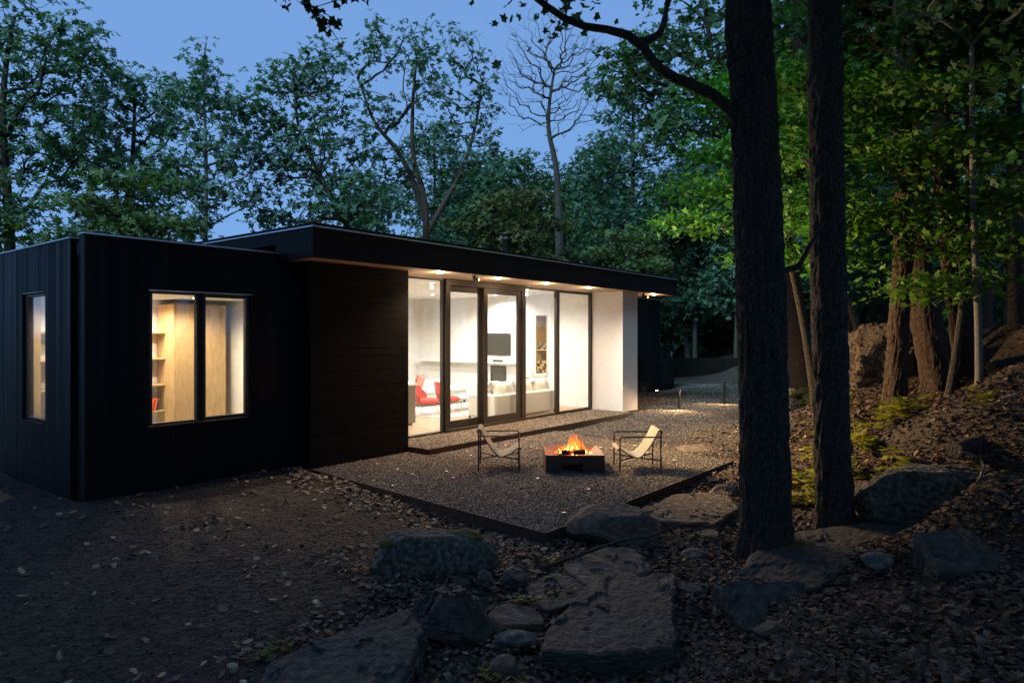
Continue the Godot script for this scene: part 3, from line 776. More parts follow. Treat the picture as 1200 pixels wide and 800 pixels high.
func build_furniture() -> void:
	var fy := 0.082
	# sofa with its back to the glass
	var s := thing("sofa", "long off-white sofa with its back against the glass front", "sofa", Vector3(14.05, fy, -11.06))
	part(s, "backrest", cbox(2.6, 0.58, 0.22, 0.04), M.sofa_cloth, Vector3(0, 0.33, 0.35))
	part(s, "armrest", cbox(0.22, 0.58, 0.7, 0.04), M.sofa_cloth, Vector3(-1.19, 0.33, -0.11))
	part(s, "base", cbox(2.36, 0.3, 0.68, 0.03), M.sofa_cloth, Vector3(0.11, 0.19, -0.11))
	for k in 3: part(s, "seat_cushion", cbox(0.78, 0.16, 0.68, 0.05), M.sofa_cloth, Vector3(-0.68 + 0.79 * k, 0.42, -0.12))
	for k in 3: part(s, "back_cushion", pillow(0.86, 0.5, 0.34), M.cushion_cloth, Vector3(-0.68 + 0.79 * k, 0.68, 0.16)).rotation.x = -0.25
	for x in [-1.25, 1.25]:
		for z in [-0.42, 0.42]: part(s, "foot", cbox(0.05, 0.05, 0.05, 0.004), M.iron, Vector3(x, 0.025, z))
	var p2 := thing("sofa", "white sofa further inside the living room, behind the red chairs", "sofa", Vector3(14.7, fy, -14.6), 0.0)
	part(p2, "backrest", cbox(2.0, 0.55, 0.22, 0.04), M.cushion_cloth, Vector3(0, 0.42, -0.4))
	part(p2, "base", cbox(2.0, 0.26, 0.9, 0.04), M.sofa_cloth, Vector3(0, 0.22, 0))
	for k in 2: part(p2, "seat_cushion", cbox(0.96, 0.16, 0.85, 0.05), M.cushion_cloth, Vector3(-0.49 + 0.98 * k, 0.43, 0.04))
	for x in [-0.9, 0.9]:
		for z in [-0.38, 0.38]: part(p2, "foot", cbox(0.05, 0.1, 0.05, 0.004), M.iron, Vector3(x, 0.05, z))
	var cl := [
		["plump white cushion leaning on the sofa arm end", 0.55, 0.36, Vector3(13.1, 0.86, -11.02), 0.2, 0.75, M.cushion_cloth],
		["white cushion slumped on the sofa back beside the door stile", 0.6, 0.36, Vector3(13.85, 0.86, -10.98), -0.1, 0.8, M.cushion_cloth],
		["tall white cushion standing at the far end of the sofa", 0.5, 0.46, Vector3(15.25, 0.92, -11.12), -0.5, 0.35, M.cushion_cloth],
		["flat white cushion on the sofa back under the wood niche", 0.7, 0.34, Vector3(14.85, 0.84, -10.96), 0.1, 0.9, M.cushion_cloth],
		["small pink cushion among the white ones on the sofa", 0.38, 0.34, Vector3(14.45, 0.88, -11.1), -0.3, 0.4, M.pink_cloth],
		["pink cushion on the white sofa behind the red chairs", 0.45, 0.45, Vector3(14.2, 0.78, -14.75), 0.3, 0.3, M.pink_cloth]]
	for e in cl:
		var c := one("cushion", e[0], "cushion", pillow(e[1], e[2], 0.2), e[6], e[3], e[4], "loose cushions on the sofas")
		c.rotate_object_local(Vector3.RIGHT, e[5])
	# two red shell chairs
	red_chair("red lounge chair with white wire legs nearest the dark wall", Vector3(12.55, fy, -12.75), 0.5)
	red_chair("red lounge chair half hidden behind the sliding door stile", Vector3(13.35, fy, -12.75), 0.35)
	# low table with flowers
	var t := thing("coffee_table", "low white coffee table in front of the long sofa", "table", Vector3(14.2, fy, -12.9))
	part(t, "table_top", cbox(1.0, 0.05, 0.6, 0.01), M.white_paint, Vector3(0, 0.36, 0))
	for x in [-0.42, 0.42]:
		for z in [-0.24, 0.24]: part(t, "leg", rod([Vector3(x, 0, z), Vector3(x, 0.34, z)], 0.015), M.leg_white)
	var f := thing("flower_vase", "dark red flowers in a vase near the sofa arm", "vase", Vector3(12.98, 0.67, -11.3))
	part(f, "vase", lathe([[0.0, 0.0], [0.045, 0.0], [0.06, 0.06], [0.03, 0.13], [0.036, 0.15]], 14), M.white_paint)
	var a := Acc.new()
	for k in 60:
		var d := Vector3(rng.randfn(), rng.randfn() * 0.6 + 0.5, rng.randfn()).normalized()
		a.leaf(Vector3(0, 0.2, 0) + d * 0.05, d, d.cross(Vector3(0.3, 1, 0.2)).normalized(), 0.07, 0.05, 0.2, Color.WHITE)
	part(f, "petals", a.mesh(), M.red_cloth)
	one("rug", "pale rug on the living room floor under the red chairs", "rug", cbox(3.6, 0.014, 2.6, 0.004), M.rug, Vector3(14.0, fy + 0.008, -13.1))
	var tv := thing("television", "black flat television on the white wall above the mantel", "television", Vector3(16.76, 1.87, -13.95))
	part(tv, "screen", cbox(0.03, 0.7, 1.24, 0.006), M.screen_black)
	part(tv, "wall_bracket", cbox(0.035, 0.3, 0.4, 0.004), M.iron, Vector3(0.031, 0, 0))
	var sb := thing("soundbar", "small dark box set on the mantel under the television", "speaker", Vector3(16.65, 1.31, -13.75))
	part(sb, "case", cbox(0.12, 0.07, 0.34, 0.01), M.screen_black, Vector3(0, 0.035, 0))
	part(sb, "grille", cbox(0.006, 0.05, 0.3, 0.002), M.iron, Vector3(-0.062, 0.035, 0))
	var k := thing("cabinet", "grey green cabinet end seen beside the dark board wall", "cabinet", Vector3(10.1, fy, -11.95))
	part(k, "carcass", cbox(1.8, 0.86, 0.8, 0.006), M.cabinet_grey, Vector3(0, 0.48, 0))
	part(k, "worktop", cbox(1.86, 0.05, 0.86, 0.006), M.white_paint, Vector3(0, 0.935, 0))
	part(k, "plinth", cbox(1.7, 0.05, 0.7, 0.004), M.iron, Vector3(0, 0.025, 0))
	# firewood in the niche
	var wood := []
	for v in 3:
		var w := Acc.new()
		var r2 := RandomNumberGenerator.new()
		r2.seed = 5 + v
		var n := 5 + v
		var ring := []
		for q in n:
			var an := TAU * q / n
			ring.append(Vector3(0, cos(an), sin(an)) * (0.05 * r2.randf_range(0.65, 1.1)))
		for q in n:
			var p: Vector3 = ring[q]
			var r: Vector3 = ring[(q + 1) % n]
			w.quad(p + Vector3(0.2, 0, 0), p - Vector3(0.2, 0, 0), r - Vector3(0.2, 0, 0), r + Vector3(0.2, 0, 0))
			w.tri(Vector3(-0.2, 0, 0), r - Vector3(0.2, 0, 0), p - Vector3(0.2, 0, 0))
			w.tri(Vector3(0.2, 0, 0), p + Vector3(0.2, 0, 0), r + Vector3(0.2, 0, 0))
		wood.append(w.mesh())
	var row := 0
	var y := 0.372
	while y < 1.42:
		for q in 4:
			var z := -12.295 + 0.093 * q + (0.02 if row % 2 else 0.0)
			var o := one("firewood_log", "split firewood log stacked in the lower part of the wall niche", "log", wood[(row * 4 + q) % 3], [M.split_wood, M.bark_brown, M.split_wood][(row + q * 2) % 3], Vector3(17.03 + rng.randf_range(-0.03, 0.02), y, z), 0.0, "firewood in the lower niche")
			o.rotation.x = rng.randf() * TAU
		y += 0.088
		row += 1
	for j in 3:
		for q in 5:
			var o := one("kindling_stick", "thin kindling stick stacked on the upper shelf of the wall niche", "log", wood[(j + q) % 3], [M.bark, M.bark_grey, M.split_wood][(j * 2 + q) % 3], Vector3(17.03, 1.762 + j * 0.062, -12.3 + 0.073 * q), 0.0, "kindling on the niche shelf")
			o.scale = Vector3(1, 0.68, 0.68)
			o.rotation.x = rng.randf() * TAU
	# books on the bedroom shelf
	for e in [["orange book leaning on the lowest bedroom shelf", "book_orange", 4.0 + 1.52, 0.21, -0.2], ["second orange book leaning behind the first on the bedroom shelf", "book_orange", 4.0 + 1.575, 0.22, -0.2], ["dark thin book leaning against the orange books", "book_dark", 4.0 + 1.62, 0.2, -0.2]]:
		var b := thing("book", e[0], "book", Vector3(e[2], 0.815, -12.6), 0.0, "books on the bedroom shelf")
		b.rotation.z = e[4]
		part(b, "cover", cbox(0.035, e[3], 0.15, 0.003), M[e[1]], Vector3(0, e[3] / 2, 0))
		part(b, "pages", cbox(0.027, e[3] - 0.006, 0.14, 0.001), M.paper, Vector3(0, e[3] / 2 + 0.004, -0.008))

func red_chair(label: String, at: Vector3, turn: float) -> void:
	var c := thing("lounge_chair", label, "chair", at, turn, "red chairs in the living room")
	var a := Acc.new()
	var n := 10
	for k in n:          # a shell that curls round the sitter, open to +z
		var t0 := -1.25 + 2.5 * k / n
		var t1 := -1.25 + 2.5 * (k + 1) / n
		var q := func(t: float, top: bool, inner: bool) -> Vector3:
			var r := (0.39 if top else 0.3) - (0.035 if inner else 0.0)
			var hh := (0.82 - 0.3 * pow(absf(t) / 1.25, 2.0)) if top else 0.3
			return Vector3(sin(t) * r, hh, -cos(t) * r)
		a.quad(q.call(t1, false, false), q.call(t0, false, false), q.call(t0, true, false), q.call(t1, true, false))
		a.quad(q.call(t0, false, true), q.call(t1, false, true), q.call(t1, true, true), q.call(t0, true, true))
		a.quad(q.call(t0, true, true), q.call(t1, true, true), q.call(t1, true, false), q.call(t0, true, false))
		a.quad(q.call(t1, false, true), q.call(t0, false, true), q.call(t0, false, false), q.call(t1, false, false))
	part(c, "shell", a.mesh(), M.red_cloth)
	part(c, "seat", lathe([[0.0, 0.3], [0.28, 0.3], [0.31, 0.34], [0.3, 0.4], [0.25, 0.43], [0.0, 0.44]], 20), M.red_cloth)
	for x in [-1.0, 1.0]:
		for z in [-1.0, 1.0]: part(c, "leg", rod([Vector3(0.14 * x, 0.31, 0.14 * z), Vector3(0.25 * x, 0.0, 0.25 * z)], 0.011), M.leg_white)

func sling_chair(label: String, at: Vector3, turn: float) -> void:
	var c := thing("sling_chair", label, "chair", at, turn, "sling chairs by the fire pit")
	var r := 0.0125
	for z in [-0.325, 0.325]:
		part(c, "leg", rod([Vector3(-0.33, 0, z), Vector3(-0.33, 0.645, z)], r), M.chair_steel)
		part(c, "arm_and_leg", rod([Vector3(-0.33, 0.565, z), Vector3(0.30, 0.565, z), Vector3(0.323, 0.555, z), Vector3(0.333, 0.532, z), Vector3(0.333, 0.0, z)], r), M.chair_steel)
	part(c, "top_bar", rod([Vector3(-0.33, 0.645, -0.325), Vector3(-0.33, 0.645, 0.325)], r), M.chair_steel)
	part(c, "front_bar", rod([Vector3(0.333, 0.345, -0.325), Vector3(0.333, 0.345, 0.325)], r), M.chair_steel)
	part(c, "cross_brace", rod([Vector3(-0.33, 0.19, -0.325), Vector3(0, 0.175, 0), Vector3(0.333, 0.19, 0.325)], r * 0.9), M.chair_steel)
	part(c, "cross_brace", rod([Vector3(-0.33, 0.19, 0.325), Vector3(0, 0.197, 0), Vector3(0.333, 0.19, -0.325)], r * 0.9), M.chair_steel)
	# the sling: a channel-stitched sheet hung from bar to bar
	var cv := Curve3D.new()
	for e in [[Vector3(-0.352, 0.62, 0), Vector3(0, 0.03, 0)], [Vector3(-0.325, 0.668, 0), Vector3(0.03, 0, 0)], [Vector3(-0.25, 0.56, 0), Vector3(0.05, -0.1, 0)], [Vector3(-0.02, 0.245, 0), Vector3(0.07, -0.05, 0)], [Vector3(0.16, 0.265, 0), Vector3(0.07, 0.03, 0)], [Vector3(0.325, 0.37, 0), Vector3(0.03, 0.01, 0)], [Vector3(0.36, 0.335, 0), Vector3(0, -0.03, 0)]]:
		cv.add_point(e[0], -e[1], e[1])
	cv.bake_interval = 0.01
	var L := cv.get_baked_length()
	var a := Acc.new()
	var n := 96
	for i in n + 1:
		var p := cv.sample_baked(L * i / n)
		var tg := (cv.sample_baked(minf(L, L * (i + 0.5) / n)) - cv.sample_baked(maxf(0, L * (i - 0.5) / n))).normalized()
		var up := Vector3(-tg.y, tg.x, 0)
		var th := 0.007 + 0.006 * absf(sin(PI * i / 4.0))
		for q in [[-0.295, 1], [0.295, 1], [0.295, -1], [-0.295, -1]]:
			a.v.append(p + up * th * q[1] + Vector3(0, 0, q[0]))
			a.n.append(Vector3.ZERO)
			a.c.append(Color.WHITE)
	for i in n:
		for q in 4:
			var k := i * 4 + q
			var l := i * 4 + (q + 1) % 4
			a.t.append_array(PackedInt32Array([k, l, k + 4, l, l + 4, k + 4]))
	fix_normals(a)
	part(c, "sling", a.mesh(), M.sling)

func build_fire_pit() -> void:
	var c := Vector3(9.65, -0.062, -6.34)
	var f := thing("fire_pit", "square rusted steel fire pit burning between the two chairs", "fire pit", c, YAW)
	var hx := 0.475
	var hz := 0.525
	var h := 0.285
	for s in [-1.0, 1.0]:          # front and back plates with a foot-high notch, then the side plates
		part(f, "side_plate", boxes([[Vector3(-hx, 0.15, -0.004), Vector3(hx, h, 0.004)], [Vector3(-hx, 0, -0.004), Vector3(-0.23, 0.15, 0.004)], [Vector3(0.12, 0, -0.004), Vector3(hx, 0.15, 0.004)]]), M.edging, Vector3(0, 0, hz * s))
		part(f, "side_plate", cbox(0.008, h, hz * 2 - 0.01, 0.002), M.corten, Vector3((hx - 0.004) * s, h / 2, 0))
	var a := Acc.new()           # the sloping bowl
	var o := [Vector3(-hx, h, hz), Vector3(hx, h, hz), Vector3(hx, h, -hz), Vector3(-hx, h, -hz)]
	var i := [Vector3(-0.2, 0.15, 0.22), Vector3(0.2, 0.15, 0.22), Vector3(0.2, 0.15, -0.22), Vector3(-0.2, 0.15, -0.22)]
	for k in 4:
		var l := (k + 1) % 4
		a.quad(o[k] * Vector3(0.985, 0.997, 0.985), o[l] * Vector3(0.985, 0.997, 0.985), i[l], i[k])
	a.quad(i[0], i[1], i[2], i[3])
	part(f, "bowl", a.mesh(), M.corten)
	var w := f.transform
	# logs and embers
	var lg := [["charred log lying across the front of the fire", Vector3(-0.19, 0.26, 0.1), Vector3(0.2, 0.265, 0.06), 0.045], ["charred log at the back of the fire", Vector3(-0.16, 0.25, -0.12), Vector3(0.2, 0.26, -0.06), 0.042], ["short charred log end on the left of the fire", Vector3(-0.22, 0.21, 0.18), Vector3(-0.06, 0.24, -0.06), 0.038]]
	for e in lg:
		var t := Acc.new()
		var pts := PackedVector3Array()
		var ra := PackedFloat32Array()
		for k in 7:
			pts.append((e[1] as Vector3).lerp(e[2], k / 6.0) + Vector3(rng.randf_range(-0.006, 0.006), rng.randf_range(-0.004, 0.004), rng.randf_range(-0.006, 0.006)))
			ra.append(e[3] * rng.randf_range(0.88, 1.08))
		t.tube(pts, ra, 9)
		one("fire_log", e[0], "log", t.mesh(), M.char, c, YAW, "logs in the fire pit")
	for k in 7:
		var sp := SphereMesh.new()
		sp.radius = rng.randf_range(0.02, 0.035)
		sp.height = sp.radius * 1.3
		sp.radial_segments = 8
		sp.rings = 4
		one("ember", "small glowing ember lying among the logs in the fire pit", "ember", sp, M.ember, w * Vector3(rng.randf_range(-0.2, 0.2), 0.19, rng.randf_range(-0.05, 0.2)), 0.0, "embers in the fire pit")
	# flames: twisted tongues
	var fl := thing("flame", "bright orange flames rising from the logs in the fire pit", "fire", c + Vector3(0, 0.2, 0), YAW)
	var r2 := RandomNumberGenerator.new()
	r2.seed = 41
	for k in 90:
		var kind := k % 3        # 0 core, 1 middle, 2 edge
		var b := Vector3(r2.randfn() * 0.1 + 0.02, r2.randf_range(0.0, 0.05), r2.randfn() * 0.06)
		var hh: float = (0.08 + 0.27 * pow(r2.randf(), 1.2)) * clampf(1.0 - 2.6 * absf(b.x - 0.02), 0.25, 1.0) * [0.7, 0.95, 1.15][kind]
		var pts := PackedVector3Array()
		var ra := PackedFloat32Array()
		var ph := r2.randf() * TAU
		var lean := r2.randf_range(-0.14, 0.14)
		for q in 11:
			var s := q / 10.0
			pts.append(b + Vector3(lean * s * hh * 1.6 + 0.022 * sin(ph + s * 6.0) * s, hh * s, 0.018 * cos(ph + s * 5.0) * s))
			ra.append([0.02, 0.03, 0.04][kind] * pow(sin(PI * minf(1.0, 0.2 + s * 0.8)), 0.7) * (1.0 - 0.55 * s) + 0.0006)
		var t := Acc.new()
		t.tube(pts, ra, 8, false)
		part(fl, "tongue", t.mesh(), [M.flame_core, M.flame_mid, M.flame_edge][kind])
	var l := OmniLight3D.new()
	l.name = "fire_light"
	l.light_energy = 1.1
	l.light_color = Color(1.0, 0.5, 0.18)
	l.light_size = 0.1
	l.omni_range = 60
	l.shadow_enabled = true
	l.position = c + Vector3(0, 0.42, 0)
	add_child(l)

func bollard(label: String, at: Vector3, h: float) -> void:
	var b := thing("bollard_light", label, "bollard", at, 0.0, "bollard lights along the path")
	part(b, "post", cbox(0.06, h, 0.06, 0.006), M.chair_steel, Vector3(0, h / 2, 0))
	part(b, "head", cbox(0.075, 0.05, 0.075, 0.006), M.iron, Vector3(0, h + 0.02, 0))
	part(b, "lamp_lens", cbox(0.05, 0.008, 0.05, 0.002), M.lamp_dim, Vector3(-0.005, h - 0.01, 0.0))
	spot(at + Vector3(-0.085, h - 0.04, 0.03), Vector3(-1.0, -0.8, 0.3), 62, 8.0, Color(1.0, 0.82, 0.62), 0.03)

func build_outdoor() -> void:
	sling_chair("sling chair on the left of the fire pit, facing right", Vector3(8.875, -0.062, -7.3), YAW)
	sling_chair("sling chair on the right of the fire pit, facing left", Vector3(10.21, -0.062, -5.425), YAW + PI)
	build_fire_pit()
	bollard("dark path bollard nearer the white end wall", Vector3(18.94, height(18.94, -8.67), -8.67), 0.56)
	bollard("dark path bollard further right, nearest the big trunk", Vector3(21.5, height(21.5, -8.28), -8.28), 0.66)
	var u := thing("ground_light", "small glowing ground light at the foot of the black block", "lamp", Vector3(23.6, height(23.6, -11.7), -11.7))
	part(u, "housing", lathe([[0.0, 0.0], [0.07, 0.0], [0.07, 0.06], [0.055, 0.065], [0.055, 0.05]], 16), M.iron)
	part(u, "lamp_lens", lathe([[0.055, 0.056], [0.03, 0.075], [0.0, 0.08]], 16), M.lamp_glow)
	spot(Vector3(23.6, height(23.6, -11.7) + 0.1, -11.7), Vector3(0.2, 0.15, 1), 75, 0.25, Color(1.0, 0.8, 0.6), 0.03)
	var fe := thing("board_fence", "dark board fence across the far end of the drive", "fence", Vector3(36.7, -0.35, -14.9), atan2(-2.6, 2.06))
	for k in 30: part(fe, "board", cbox(0.14, 1.22, 0.025, 0.003), [M.stain_h_a, M.stain_h_b, M.stain_h_c][k % 3], Vector3(-2.2 + k * 0.148, 0.64, 0))
	for k in 3: part(fe, "post", cbox(0.1, 1.3, 0.1, 0.006), M.black_trim, Vector3(-2.2 + k * 2.14, 0.6, -0.07))
	for y in [0.2, 1.0]: part(fe, "rail", cbox(4.4, 0.09, 0.04, 0.004), M.black_trim, Vector3(0, y, -0.035))
	build_car(Vector3(37.3, height(37.3, -9.2), -9.2), atan2(-0.7842, 0.6205))

func build_car(at: Vector3, turn: float) -> void:
	var c := thing("parked_car", "dark car parked far off among the trunks, front end showing", "car", at, turn)
	# profile of the body in x (length) and y, lofted across z with a tuck-in
	var prof := [Vector2(-2.2, 0.35), Vector2(-2.25, 0.6), Vector2(-2.15, 0.85), Vector2(-1.1, 0.98), Vector2(2.05, 1.02), Vector2(2.2, 0.8), Vector2(2.2, 0.4)]
	var roof := [Vector2(-1.15, 0.97), Vector2(-0.45, 1.45), Vector2(0.4, 1.52), Vector2(1.6, 1.42), Vector2(2.05, 1.0)]
	for e in [["body", prof, 0.88, 0.82, M.car_paint], ["cabin", roof, 0.8, 0.62, M.car_glass]]:
		var a := Acc.new()
		var p: Array = e[1]
		var n := p.size()
		var mid := Vector2.ZERO
		for q in p: mid += q / n
		for k in n:
			var x: Vector2 = p[k]
			var y: Vector2 = p[(k + 1) % n]
			var zx: float = lerpf(e[2], e[3], clampf((x.y - 0.4) / 1.0, 0, 1))
			var zy: float = lerpf(e[2], e[3], clampf((y.y - 0.4) / 1.0, 0, 1))
			a.quad(Vector3(x.x, x.y, zx), Vector3(x.x, x.y, -zx), Vector3(y.x, y.y, -zy), Vector3(y.x, y.y, zy))
			a.tri(Vector3(x.x, x.y, zx), Vector3(y.x, y.y, zy), Vector3(mid.x, mid.y, 0.86 if e[0] == "body" else 0.72))
			a.tri(Vector3(y.x, y.y, -zy), Vector3(x.x, x.y, -zx), Vector3(mid.x, mid.y, -0.86 if e[0] == "body" else -0.72))
		part(c, e[0], a.mesh(), e[4])
	part(c, "roof", cbox(2.0, 0.04, 1.26, 0.015), M.car_paint, Vector3(0.6, 1.5, 0))
	for z in [-0.7, 0.7]:
		part(c, "headlight", cbox(0.12, 0.14, 0.34, 0.02), M.chrome, Vector3(-2.2, 0.74, z * 0.85))
		for x in [-1.4, 1.4]:
			var w := Acc.new()
			w.tube(PackedVector3Array([Vector3(0, 0, -0.11), Vector3(0, 0, 0.11)]), PackedFloat32Array([0.34, 0.34]), 18)
			var wheel := part(c, "wheel", w.mesh(), M.rubber, Vector3(x, 0.34, z * 1.12))
			var r := Acc.new()
			r.tube(PackedVector3Array([Vector3(0, 0, -0.115), Vector3(0, 0, 0.115)]), PackedFloat32Array([0.2, 0.2]), 14)
			part(wheel, "rim", r.mesh(), M.chrome)
	part(c, "bumper", cbox(0.14, 0.16, 1.6, 0.04), M.chrome, Vector3(-2.24, 0.5, 0))
	part(c, "grille", cbox(0.06, 0.16, 0.9, 0.02), M.iron, Vector3(-2.24, 0.72, 0))

# ---------------------------------------------------------------- rocks
func make_sphere(levels: int) -> void:
	var g := (1.0 + sqrt(5.0)) / 2.0
	var vs: Array[Vector3] = []
	for p in [[-1, g, 0], [1, g, 0], [-1, -g, 0], [1, -g, 0], [0, -1, g], [0, 1, g], [0, -1, -g], [0, 1, -g], [g, 0, -1], [g, 0, 1], [-g, 0, -1], [-g, 0, 1]]: vs.append(Vector3(p[0], p[1], p[2]).normalized())
	var f := [0, 11, 5, 0, 5, 1, 0, 1, 7, 0, 7, 10, 0, 10, 11, 1, 5, 9, 5, 11, 4, 11, 10, 2, 10, 7, 6, 7, 1, 8, 3, 9, 4, 3, 4, 2, 3, 2, 6, 3, 6, 8, 3, 8, 9, 4, 9, 5, 2, 4, 11, 6, 2, 10, 8, 6, 7, 9, 8, 1]
	for l in levels:
		var seen := {}
		var nf := []
		for k in range(0, f.size(), 3):
			var m := []
			for e in 3:
				var a: int = f[k + e]
				var b: int = f[k + (e + 1) % 3]
				var key := mini(a, b) * 100000 + maxi(a, b)
				if not seen.has(key):
					seen[key] = vs.size()
					vs.append((vs[a] + vs[b]).normalized())
				m.append(seen[key])
			nf.append_array([f[k], m[0], m[2], f[k + 1], m[1], m[0], f[k + 2], m[2], m[1], m[0], m[1], m[2]])
		f = nf
	sphere_v = PackedVector3Array(vs)
	for k in range(0, f.size(), 3): sphere_i.append_array(PackedInt32Array([f[k], f[k + 2], f[k + 1]]))

# a rock: a ball cut by random planes (and those given), then roughened; angular = how many cuts
func rock_mesh(size: Vector3, sd: int, angular: int, cuts: Array, bump := 0.06, strata := 0.0) -> ArrayMesh:
	var r2 := RandomNumberGenerator.new()
	r2.seed = sd
	var pl := []
	for k in angular:
		var d := Vector3(r2.randfn(), r2.randfn() * 0.7, r2.randfn()).normalized()
		pl.append([d, r2.randf_range(0.55, 0.88)])
	for c in cuts: pl.append([(c[0] as Vector3).normalized(), c[1]])
	var a := Acc.new()
	a.v.resize(sphere_v.size())
	a.n.resize(sphere_v.size())
	a.c.resize(sphere_v.size())
	a.t = sphere_i.duplicate()
	var off := Vector3(sd * 3.7, sd * 1.3, sd * 2.1)
	for k in sphere_v.size():
		var d := sphere_v[k]
		var r := 1.0
		for p in pl:
			var q: float = d.dot(p[0])
			if q > 0.05: r = minf(r, p[1] / q)
		var p3 := d * r
		var w := p3 * size
		var n1 := fbm.get_noise_3dv(w * 26.0 + off)
		var n3 := absf(fbm.get_noise_3dv(w * 70.0 - off))
		w *= 1.0 + bump * (n1 * 1.3 - n3 * 1.0) + 0.008 * fbm.get_noise_3dv(w * 300.0 + off)
		if strata > 0.0:
			if absf(d.y) < 0.6:      # broken edges of the layers
				var lay := floorf(w.y / strata + 0.5 * fbm.get_noise_2d(w.x * 25.0 + off.x, w.z * 25.0))
				var out := 1.0 + 0.16 * fbm.get_noise_2d(lay * 37.0 + off.y, atan2(d.z, d.x) * 22.0)
				w.x *= out
				w.z *= out
			if d.y > 0.0:            # flakes gone from the top
				var q := fbm.get_noise_2d(w.x * 34.0 + off.z, w.z * 34.0) + 0.35 * fbm.get_noise_2d(w.x * 120.0, w.z * 120.0 + off.x)
				w.y -= strata * 0.55 * floorf(2.6 * (q + 0.5)) * smoothstep(0.0, 0.3, d.y)
		a.v[k] = w
	fix_normals(a)
	return faceted(a)

func rock(called: String, label: String, at: Vector3, size: Vector3, turn: float, m: Material, sd: int, angular := 6, cuts := [], bump := 0.06, strata := 0.0, tilt := Vector2.ZERO, grp := "") -> MeshInstance3D:
	var o := one(called, label, "rock", rock_mesh(size, sd, angular, cuts, bump, strata), m, at, turn, grp)
	o.rotate_object_local(Vector3.RIGHT, tilt.x)
	o.rotate_object_local(Vector3.BACK, tilt.y)
	return o

# every face its own corners and normal: broken stone rather than clay
func faceted(a: Acc) -> ArrayMesh:
	var b := Acc.new()
	var n := a.t.size()
	b.v.resize(n)
	b.n.resize(n)
	b.t.resize(n)
	for k in range(0, n, 3):
		var p := a.v[a.t[k]]
		var q := a.v[a.t[k + 1]]
		var s := a.v[a.t[k + 2]]
		var flat := (s - p).cross(q - p).normalized()
		for e in 3:
			var id := a.t[k + e]
			b.v[k + e] = a.v[id]
			b.n[k + e] = (flat * 0.75 + a.n[id] * 0.25).normalized()
			b.t[k + e] = k + e
	return b.mesh()

# a flat slab: a star-shaped outline, flakes missing from its top, its edge broken in layers; the top lies at y = 0
func slab_mesh(outline: Array, h: float, sd: int, layers: int) -> ArrayMesh:
	var n := 132
	var rim := PackedFloat32Array()
	var off := sd * 7.3
	var cut := []
	for k in outline.size():
		var p: Array = outline[k]
		var q: Array = outline[(k + 1) % outline.size()]
		cut.append([Vector2(p[0], p[1]), Vector2(q[0], q[1])])
	for s in n:
		var an := TAU * s / n
		var ray := Vector2(cos(an), sin(an))
		var best := 0.0
		for c in cut:
			var x: Variant = Geometry2D.segment_intersects_segment(Vector2.ZERO, ray * 9.0, c[0], c[1])
			if x != null: best = maxf(best, (x as Vector2).length())
		rim.append(maxf(best, 0.05) + 0.035 * fbm.get_noise_2d(ray.x * best * 60.0 + off, ray.y * best * 60.0) + 0.015 * fbm.get_noise_2d(ray.x * best * 260.0, ray.y * best * 260.0 + off))
	var a := Acc.new()
	var top := func(x: float, z: float) -> float:
		var q := fbm.get_noise_2d(x * 15.0 + off, z * 12.0) + 0.22 * fbm.get_noise_2d(x * 110.0, z * 80.0 + off)
		return -0.02 * floorf(1.8 * (q + 0.6)) + 0.006 * fbm.get_noise_2d(x * 40.0, z * 40.0 - off) + 0.005 * fbm.get_noise_2d(x * 320.0, z * 320.0)
	var add := func(p: Vector3) -> void:
		a.v.append(p)
		a.n.append(Vector3.ZERO)
		a.c.append(Color.WHITE)
	var strip := func(first: int, rings: int) -> void:
		for i in rings - 1:
			for s in n:
				var k := first + i * n + s
				var l := first + i * n + (s + 1) % n
				a.t.append_array(PackedInt32Array([k, k + n, l, l, k + n, l + n]))
	var rings := 30
	for i in rings + 1:
		var f := lerpf(0.02, 1.0, float(i) / rings)
		for s in n:
			var an := TAU * s / n
			var x := cos(an) * rim[s] * f
			var z := sin(an) * rim[s] * f
			add.call(Vector3(x, top.call(x, z) - (0.012 if i == rings else 0.0), z))
	for s in range(1, n - 1): a.t.append_array(PackedInt32Array([0, s, s + 1]))
	strip.call(0, rings + 1)
	var reach := func(k: int, s: int) -> float: return rim[s] * (1.0 + (0.0 if k == 0 else 0.02 + 0.1 * fbm.get_noise_2d(k * 53.0 + off, s * 2.2) + 0.05 * fbm.get_noise_2d(k * 91.0, s * 9.0)))
	for k in layers:
		var first := a.v.size()
		for e in 2:
			for s in n:
				var an := TAU * s / n
				var rr: float = reach.call(k, s)
				var y := -h * (k + e) / layers + 0.25 * h / layers * fbm.get_noise_2d(s * 3.0, (k + e) * 40.0 + off)
				if k == 0 and e == 0: y = top.call(cos(an) * rim[s], sin(an) * rim[s]) - 0.012
				add.call(Vector3(cos(an) * rr, y, sin(an) * rr))
		strip.call(first, 2)
		if k < layers - 1:
			first = a.v.size()
			for e in 2:
				for s in n:
					var an := TAU * s / n
					var rr: float = reach.call(k + e, s)
					add.call(Vector3(cos(an) * rr, -h * (k + 1) / layers + 0.25 * h / layers * fbm.get_noise_2d(s * 3.0, (k + 1) * 40.0 + off), sin(an) * rr))
			strip.call(first, 2)
	fix_normals(a)
	return faceted(a)

func slab(label: String, at: Vector3, outline: Array, h: float, m: Material, sd: int, layers: int, tilt := Vector2.ZERO) -> MeshInstance3D:
	var o := one("rock_slab", label, "rock", slab_mesh(outline, h, sd, layers), m, at, YAW)
	o.rotate_object_local(Vector3.RIGHT, tilt.x)
	o.rotate_object_local(Vector3.BACK, tilt.y)
	return o

